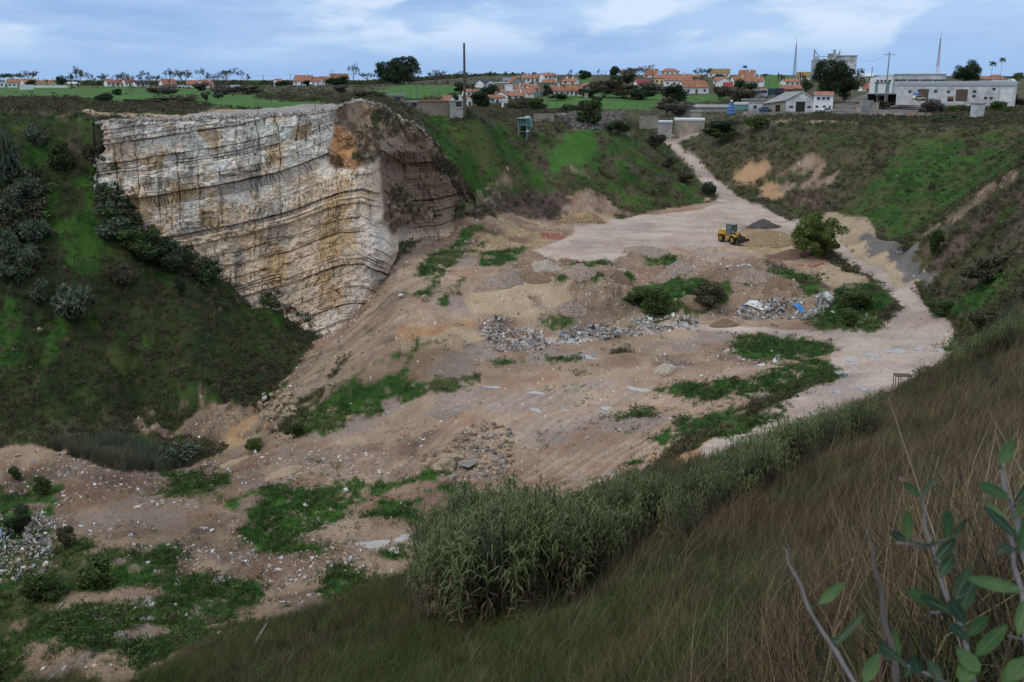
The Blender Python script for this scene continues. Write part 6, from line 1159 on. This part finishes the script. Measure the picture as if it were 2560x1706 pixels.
for u,v,w_,k,l,f in ((1110,1176,64,0,'biggest buff boulder half buried on the pit floor',1),(1138,1158,52,1,'second buff boulder leaning on the biggest one',1),(1172,1168,56,3,'flat grey slab beside the biggest boulder',1),(1200,1172,18,1,'small buff boulder right of the grey slab',1),(1180,1120,20,2,'buff boulder above the grey slab',1),(1155,1116,14,0,'smallest buff boulder above the grey slab',1),(1048,1190,24,2,'pale boulder left of the biggest one',1),(1240,1200,18,0,'buff boulder near the small blue bottle',1),(1278,1204,26,1,'pale flat boulder right of the blue bottle',1),(1215,1096,18,2,'low buff stone on the rutted floor',1),
 (1002,742,16,4,'white boulder at the lower end of the debris slope grass',.9),(1062,752,22,2,'tall pale boulder on the debris slope',1.3),(1376,770,12,4,'white stone on the dump bank',1),(1380,972,12,4,'white stone on the bare floor',.8),(100,830,18,0,'buff boulder alone in the dark left slope',1.3),(232,1127,0,0,'',1),(46,1140,20,0,'buff boulder at the edge of the wet hollow',.8),(165,1135,30,0,'wide buff boulder above the road cut',.8),(662,998,18,4,'white block on top of the stone pile',1.1),
 (1822,1008,14,2,'pale block at the end of the road bank rocks',1),(1800,1016,20,0,'buff block in the road bank rocks',.8),(1775,1024,22,1,'second buff block in the road bank rocks',.8),(1750,1035,22,2,'third buff block in the road bank rocks',.8),(1738,1046,18,0,'last buff block in the road bank rocks',.8),(2437,838,14,0,'pale stone on the verge beyond the haul road',1),(1768,505,22,2,'pale rock beside the round dark bush',.8),(2240,545,0,0,'',1),(550,1585,18,4,'white torn foam block on the near pit floor',.7),(296,1318,22,5,'brown slab on the red brown floor',.5),(602,1345,24,2,'pale sandy boulder on the mound near the puddles',.5)):
    if w_==0: continue
    q=hit(u,v); s=w_*q[1]/FP; o=link('boulder',RK[k],None,(q[0],q[1],q[2]+s*.18*f),(random.uniform(-.2,.2),random.uniform(-.2,.2),random.uniform(0,6)),(s*1.05,s*.9,s*f)); tag(o,l,'boulder','boulders and large stones')
# stones of the pile at the bottom of the debris slope
Pq=poly_pts([(650,1000),(690,985),(735,1000),(740,1040),(690,1055),(645,1040)],60,31)
for k,q in enumerate(Pq):
    s=random.uniform(.5,1.15); o=link('pile_stone',RK[k%3],None,(q[0],q[1],q[2]+random.uniform(.0,.8)),(random.uniform(-1,1),random.uniform(-1,1),random.uniform(0,6)),(s,s*.85,s*.9)); tag(o,'buff stone in the loose pile at the foot of the debris slope','boulder','buff stones piled at the foot of the debris slope')
# rocks on the near hillside
for u,v,w_,k,l,f in ((2140,1560,110,5,'big brown rock half hidden in grass beside the bare stem',1.2),(2370,1250,60,5,'brown standing rock between the leafy twigs',1.5),(2230,1318,80,5,'brown flat rock behind the twigs',.6),(2510,1420,110,5,'reddish brown rock at the right edge',.9),(2455,1195,50,5,'rounded brown rock beneath the top leaf',.8),(2545,1465,60,5,'small reddish rock below the one at the right edge',.8),(2380,1300,56,2,'pale lichen covered stone behind the middle twig',.5),(2200,1630,90,5,'lowest brown rock beside the stems',.6)):
    q=hit(u,v); s=w_*q[1]/FP; o=link('hillside_rock',RK[k],None,(q[0],q[1],q[2]+s*.12),(random.uniform(-.3,.3),random.uniform(-.3,.3),random.uniform(0,6)),(s,s*.8,s*f)); tag(o,l,'rock','brown rocks on the near hillside')
def heap(u,v,wpx,hpx,m,label,name='heap',seed=1,dep=.8,Y=None):
    q=hit(u,v); s=q[1]/FP; W=wpx*s; H=hpx*s; g=[]; n_=44; r_=11; V=[];F=[]
    for j in range(r_+1):
        for i in range(n_):
            a=i/n_*6.283; r=j/r_; x=math.cos(a)*r*W/2*(1+.16*math.sin(2*a+seed)+.08*math.sin(5*a+seed*2)); y=math.sin(a)*r*W/2*dep; zz=H*(1-r)**.85 if r<.99 else -.3
            gx,gy=q[0]+x,q[1]+y+W*dep*.35; zz+=gz(gx,gy)-q[2]; nz_=float(fbm(np.array(gx),np.array(gy),.8,3,seed))-.5; V.append((gx-q[0],gy-q[1],zz+nz_*H*.3*(r<.97)))
    for j in range(r_):
        for i in range(n_): F.append((j*n_+i,j*n_+(i+1)%n_,(j+1)*n_+(i+1)%n_,(j+1)*n_+i))
    o=link(name,mesh_np(name,V,F,m),None,tuple(q)); tag(o,label,'heap'); return o
hg=mat('dark_gravel_heap',(.085,.072,.068),var=.3,scale=4,bump=1,bscale=8); ho=mat('ochre_heap',(.27,.185,.10),var=.55,scale=4,bump=1,bscale=5); hp_=mat('pale_gravel_heap',(.42,.36,.29),var=.3,scale=5,bump=1,bscale=8); hb_=mat('brown_soil_heap',(.20,.125,.085),var=.25,scale=4,bump=1,bscale=7); hr_=mat('red_soil_heap',(.17,.10,.072),var=.25,scale=4,bump=1,bscale=7); ht_=mat('tan_soil_heap',(.36,.27,.18),var=.15,scale=3,bump=.5,bscale=7)
heap(1912,572,84,22,hg,'dark grey gravel heap beside the wheel loader',seed=1); heap(1935,618,150,26,ho,'long ochre rubble heap in front of the loader bucket',seed=2); heap(1985,648,120,17,hr_,'reddish brown soil heap below the pine',seed=3)
heap(1664,935,76,22,hp_,'pale gravel heap on the lower floor',seed=4); heap(1815,818,90,20,hb_,'brown soil heap between the white rubbish piles',seed=5); heap(1560,825,70,30,ht_,'smooth tan soil heap among the rubbish',seed=6,dep=.5); heap(1475,556,80,24,ho,'orange brown heap at the foot of the centre hill',seed=7); heap(1425,556,60,18,ho,'smaller ochre heap beside the orange brown one',seed=8)
heap(1115,1045,76,14,hg if 0 else mat('grey_gravel_heap',(.25,.215,.18),var=.25,scale=5,bump=1,bscale=9),'low grey gravel mound ringed by a tyre track',seed=9); heap(1370,672,90,16,hp_,'pale rubble heap on the edge of the platform',seed=10); heap(1620,640,150,18,mat('mixed_rubble_heap',(.30,.23,.18),var=.5,scale=5,bump=1,bscale=9),'long mixed rubble heap in front of the loader',seed=11); heap(700,1195,110,22,ht_,'rounded sandy mound on the near pit floor',seed=12); heap(575,1165,90,20,ht_,'sandy mound at the edge of the wet hollow',seed=13)
mr_=mat('mixed_rubble_heap',(0,0,0)); mb2=mat('brown_tip_heap',(.22,.15,.10),var=.45,scale=5,bump=1,bscale=8)
for k,(u,v,w_,h_,l) in enumerate(((1245,722,120,20,'brown tipped heap at the left end of the bank crest'),(1335,706,90,16,'low tipped heap right of the left end one'),(1450,700,100,18,'tipped heap above the smooth tan heap'),(1545,705,90,20,'tipped heap above the first bramble'),(1690,690,110,20,'tipped heap between the bramble and the white slabs'),(1790,705,120,22,'tipped heap left of the white plastic sheet'),(1885,710,110,24,'tipped heap above the white plastic sheet'),(1960,722,90,20,'tipped heap above the blue tarpaulin'),(1430,790,90,26,'small soil cone on the bank face'),(1740,775,80,24,'small soil cone between brambles and rubbish'))): heap(u,v,w_,h_,(mr_,mb2)[k%2],l,seed=20+k,name='tipped_heap')
# larger rubbish
bs=mat('blue_tarpaulin',(.04,.22,.55),rough=.5); def_w=mat('white_sheet',(.68,.68,.66),rough=.5)
def strip(name,pts,w_,m,label,cat):
    Q=[hit(*p) for p in pts]; b=MB(); c_=sum(Q)/len(Q); P_=[Vector(q-c_)+Vector((0,0,.25+.08*math.sin(i*2.1))) for i,q in enumerate(Q)]
    V=[]; n=len(P_)
    for i,p in enumerate(P_):
        d=(P_[min(i+1,n-1)]-P_[max(i-1,0)]).normalized(); a=Vector((-d.y,d.x,.5)).normalized()*w_*(1+.25*math.sin(i*1.7))
        V+=[p-a,p+a,p+a-Vector((0,0,.08)),p-a-Vector((0,0,.08))]
    for i in range(n-1):
        for k in range(4): b.f.append((4*i+k,4*i+(k+1)%4,4*i+4+(k+1)%4,4*i+4+k))
    b.v=[tuple(v) for v in V]; b.f+=[(0,1,2,3),(4*n-1,4*n-2,4*n-3,4*n-4)]
    o=link(name,b.mesh(name,m),None,tuple(c_)); tag(o,label,cat); return o
strip('tarpaulin',[(1985,764),(1995,770),(2003,778),(2010,788)],.32,bs,'long blue tarpaulin strip lying in the rubbish','tarpaulin'); strip('tarpaulin',[(1855,772),(1862,766),(1868,762)],.14,bs,'short blue sheet at the end of the white rubbish','tarpaulin')
strip('plastic_sheet',[(1868,760),(1885,764),(1905,772),(1925,778)],.5,def_w,'crumpled white plastic sheet in the right hand rubbish','plastic sheet'); strip('plastic_sheet',[(2040,748),(2060,740),(2078,750)],.45,mat('grey_film',(.45,.46,.46)),'grey plastic film on top of the rubbish by the bushes','plastic sheet')
for u,v,w_,l in ((1820,670,10,'white slab nearest the loader heaps'),(1845,668,9,'white slab in the row below the loader'),(1860,664,9,'white slab tilted beside its neighbour'),(1872,667,8,'rightmost white slab of the row'),(2082,784,12,'white panel on the grass by the road bend'),(2115,783,14,'pale grey panel on the grass by the road bend'),(865,1229,16,'white board on the pit grass'),(764,1268,14,'white board lying lower on the pit grass'),(1002,1263,7,'small white block on the pit grass'),(530,1330,12,'white scrap on the brown floor'),(1165,1204,8,'small white box near the pale flat boulder')):
    q=hit(u,v); s=w_*q[1]/FP; o=root('white_panel',(q[0],q[1],q[2]+.12),random.uniform(0,3),l,'panel','white panels thrown on the ground'); MB().prism([(-s*.5,0),(s*.5,.05),(s*.48,.13),(-s*.45,.10)],-s*.32,s*.3).put('board',def_w,o); MB().box(-s*.3,s*.3,-s*.05,s*.05,.14,.2).put('rib',TRIM,o)
for u0,v0,u1,v1,l in ((1552,830,1564,818,'pale blue beam sticking out of the rubbish'),(635,1620,668,1570,'long thin pale pole lying on the near pit floor'),(500,1325,520,1328,'white plank on the brown floor'),(78,1345,95,1370,'white profile bar in the left edge rubbish'),(1925,815,1945,822,'dark timber beam at the foot of the rubbish'),(1190,838,1230,845,'bundle like grey pipe at the left end of the rubbish')):
    a=hit(u0,v0);b_=hit(u1,v1); c_=(a+b_)/2; o=link('beam',MB().tube([a-c_+(0,0,.25),b_-c_+(0,0,.3)],.07,5).mesh('beam',mat('pale_beam',(.48,.50,.48)) if 'dark' not in l else stl),None,tuple(c_)); tag(o,l,'beam')
q=hit(1990,788); 
for k,(u,v,l) in enumerate(((2099,786,'blue bag between the two pale panels'),(1407,836,'small blue bag in the long rubbish bank'),(1229,1200,'small blue bottle on the green tongue'))):
    q=hit(u,v); o=link('blue_bag',rockmesh(70+k,bs,2,.5,.7),None,(q[0],q[1],q[2]+.2),None,(.8,.6,.6) if k<2 else (.4,.3,.3)); tag(o,l,'bag' if k<2 else 'bottle')
# agave on the hill
q=hit(1632,487); o=root('agave',tuple(q),0,'big spiky agave rosette on the centre hill','agave','agaves'); b=MB()
for k in range(26):
    a=k*2.4; e=.25+.045*k; L_=2.1; d=Vector((math.cos(a)*math.cos(e),math.sin(a)*math.cos(e),math.sin(e))); sd=Vector((-math.sin(a),math.cos(a),0))*.11; b.quad(-sd,sd,d*L_*.5+sd*.9+Vector((0,0,.1)),d*L_,d*L_*.5-sd*.9+Vector((0,0,.1)))
b.put('leaves',mat('agave_leaf',(.08,.11,.07)),o); MB().tube([(0,0,-.2),(0,0,.3)],.2,8).put('stump',barkd,o)
# tall loose stems on the near hillside
for k,(u,v,h_,l) in enumerate(((940,1500,2.2,'tall bare fennel stem left of the cane thicket'),(1935,1340,1.6,'pale dry stem above the cane edge'),(1190,1690,1.8,'dry fennel stem at the bottom edge'),(2090,1020,1.8,'dry brown stem silhouetted over the road edge'),(1530,1640,1.6,'pale curved stem on the lower hillside'))):
    q=hit(u,v); r_=random.Random(k); b=MB(); b.tube([(0,0,-.1),(-.1*h_,0,h_*.5),(-.25*h_,.05,h_)],[.012,.009,.004],5)
    for i in range(9): t=.35+.07*i; p=Vector((-.25*h_*t*t,0,h_*t)); b.tube([p,p+Vector((r_.uniform(-.3,.3),r_.uniform(-.2,.2),.3))],[.006,.003],3)
    o=link('dry_stalk',b.mesh('dry_stalk',m_dryp),None,tuple(q)); tag(o,l,'stalk','dry stalks on the near hillside')
# ------------------------------------------------------------------ leafy branch right in front of the photographer
lv=mat('olive_like_leaf',(.060,.110,.034),rough=.6,var=.25,scale=60,spec=.15,col2=(.090,.145,.042)); lvy=mat('yellow_green_leaf',(.11,.15,.035),rough=.45,scale=30); lvd=mat('dark_green_leaf',(.035,.06,.022),rough=.6,scale=30); lpk=mat('dry_pink_tip',(.55,.28,.20),scale=30); lvv=mat('leaf_vein',(.12,.17,.08),scale=30); bkd=mat('dark_twig',(.075,.06,.052),scale=40); bkk=mat('smooth_grey_twig',(.155,.135,.125),rough=.7,scale=40,bump=.2,bscale=200)  # the darker leaf green covers whole leaves, both faces
o=root('foreground_shrub',(.38,.62,-1.55),0,'young leafy shrub with grey twigs close to the camera','shrub'); OB=Vector((.38,.62,-1.55))
def at(u,v,d): q=ray(u,v); return Vector(q/FP*d)-OB
def leaf(mb,u0,v0,u1,v1,wp,d,tilt=0):
    a=at(u0,v0,d); b=at(u1,v1,d-.02+tilt); x=(b-a); L_=x.length; x.normalize(); vw=(a+OB).normalized(); sd=x.cross(vw).normalized(); nrm=sd.cross(x); W_=wp*.74/FP*d/2; N_=9; rows=[]
    for i in range(N_+1):
        t=i/N_; w_=W_*(math.sin(math.pi*min(1,t**.8))**.75 if 0<t<1 else .04); c_=a+x*L_*t+nrm*L_*.10*math.sin(math.pi*t); rows.append([c_-sd*w_+nrm*w_*-.25,c_-sd*w_*.5,c_-nrm*W_*.07,c_+sd*w_*.5,c_+sd*w_+nrm*w_*-.25])
    n0=len(mb.v)
    for rw in rows: mb.v+=[tuple(p) for p in rw]
    for i in range(N_):
        for k in range(4): mb.f.append((n0+i*5+k,n0+i*5+k+1,n0+i*5+k+6,n0+i*5+k+5))
BRN=[ # stem polyline (u,v,depth,px radius), leaves
 ([(1960,1370,1.05,5),(2000,1470,1.03,8),(2060,1590,1.0,10),(2140,1706,.96,12),(2260,1950,.9,14),(2330,2500,.8,16)],[(2048,1510,2112,1455,38,lv),(2090,1610,2165,1530,26,lvd),(2105,1608,2074,1598,26,lvd),(2160,1706,2198,1632,46,lv)]),
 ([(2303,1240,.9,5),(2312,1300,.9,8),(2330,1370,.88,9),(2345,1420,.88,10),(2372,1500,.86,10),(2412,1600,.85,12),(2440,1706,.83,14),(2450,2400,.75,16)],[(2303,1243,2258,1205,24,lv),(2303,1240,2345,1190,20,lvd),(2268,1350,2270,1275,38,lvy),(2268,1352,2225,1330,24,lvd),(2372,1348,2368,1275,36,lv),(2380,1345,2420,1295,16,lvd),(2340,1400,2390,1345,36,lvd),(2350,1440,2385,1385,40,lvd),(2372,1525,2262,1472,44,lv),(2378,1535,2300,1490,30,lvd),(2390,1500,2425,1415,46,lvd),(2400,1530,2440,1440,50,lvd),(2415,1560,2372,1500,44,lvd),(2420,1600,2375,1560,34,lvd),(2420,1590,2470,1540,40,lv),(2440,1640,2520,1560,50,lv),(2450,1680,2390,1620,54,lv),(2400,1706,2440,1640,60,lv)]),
 ([(2505,1150,.86,5),(2500,1170,.86,9),(2525,1250,.85,12),(2548,1330,.84,13),(2575,1450,.82,14),(2600,1700,.8,16),(2560,2400,.7,18)],[(2502,1158,2535,1098,40,lv),(2522,1245,2445,1208,40,lv),(2540,1260,2600,1180,34,lvd),(2535,1290,2590,1240,30,lv),(2548,1350,2460,1265,30,lvd),(2550,1380,2580,1280,44,lv),(2555,1476,2415,1445,46,lv),(2565,1500,2545,1590,40,lv),(2540,1380,2500,1360,26,lvd)]),
 ([(2170,1330,1.35,7),(2195,1450,1.32,11),(2215,1560,1.3,14),(2245,1706,1.25,18),(2270,2300,1.15,20)],[(2250,1640,2235,1570,22,lvy),(2220,1650,2200,1600,30,lvd),(2265,1690,2290,1640,40,lvd)]),
 ([(2252,1655,.95,7),(2300,1680,.94,7),(2390,1715,.92,8),(2430,2300,.8,10)],[(2252,1655,2200,1610,30,lvd),(2300,1690,2280,1640,36,lvd),(2350,1700,2320,1650,40,lvd)]),
 ([(2508,1290,.9,8),(2530,1370,.9,11),(2552,1480,.88,12),(2580,1706,.85,14),(2570,2400,.7,14)],[(2510,1290,2462,1260,26,lvy),(2530,1370,2490,1380,20,lvd),(2560,1650,2520,1700,60,lv),(2510,1720,2560,1640,60,lv)])]
for st_,lvs in BRN:
    b=MB(); PP=[];RR_=[]; us=[q[0] for q in st_]; vs_=[q[1] for q in st_]
    for k_ in range(41):
        vv=vs_[0]+(vs_[-1]-vs_[0])*(k_/40)**1.7; PP.append(at(np.interp(vv,vs_,us)+4*math.sin(k_*.9+us[0]),vv,float(np.interp(vv,vs_,[q[2] for q in st_])))); RR_.append(float(np.interp(vv,vs_,[q[3]*(.35 if j==0 else .5)*q[2]/FP for j,q in enumerate(st_)]))*(1.25 if k_%5==2 else 1))
    PP.append(Vector((PP[-1].x*.35,PP[-1].y*.2,-.02))); RR_.append(RR_[-1]*1.3)
    b.tube(PP,RR_,8); br=b.put('branch',bkd if st_[0][0]==2170 else bkk,o,True); d0=st_[1][2]
    by={}
    for u0,v0,u1,v1,wp,m in lvs:
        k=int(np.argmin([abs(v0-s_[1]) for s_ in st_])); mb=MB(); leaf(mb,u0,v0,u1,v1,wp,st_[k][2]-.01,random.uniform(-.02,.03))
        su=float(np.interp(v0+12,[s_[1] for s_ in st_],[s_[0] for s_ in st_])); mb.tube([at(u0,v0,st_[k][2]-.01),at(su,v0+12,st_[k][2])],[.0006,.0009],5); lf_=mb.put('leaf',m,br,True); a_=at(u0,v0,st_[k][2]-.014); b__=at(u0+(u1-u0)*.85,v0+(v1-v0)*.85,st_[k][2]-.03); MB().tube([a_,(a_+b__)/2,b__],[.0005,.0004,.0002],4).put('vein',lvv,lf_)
for u0,v0,u1,v1 in ((2258,1205,2250,1198),(2302,1340,2290,1330)): pass
mb=MB(); leaf(mb,2268,1215,2248,1192,16,.88); mb.put('dry_tip',lpk,o); mb=MB(); leaf(mb,2312,1362,2290,1345,20,.89); mb.put('dry_tip',lpk,o)
for a_ in ((2240,1357,2320,1366,.88),(2320,1366,2372,1348,.88),(2325,1532,2380,1530,.86),(2520,1590,2560,1600,.85)):
    mb=MB(); mb.tube([at(a_[0],a_[1],a_[4]),at(a_[2],a_[3],a_[4])],[.0009,.0011],6); mb.put('twig',bkk,o,True)
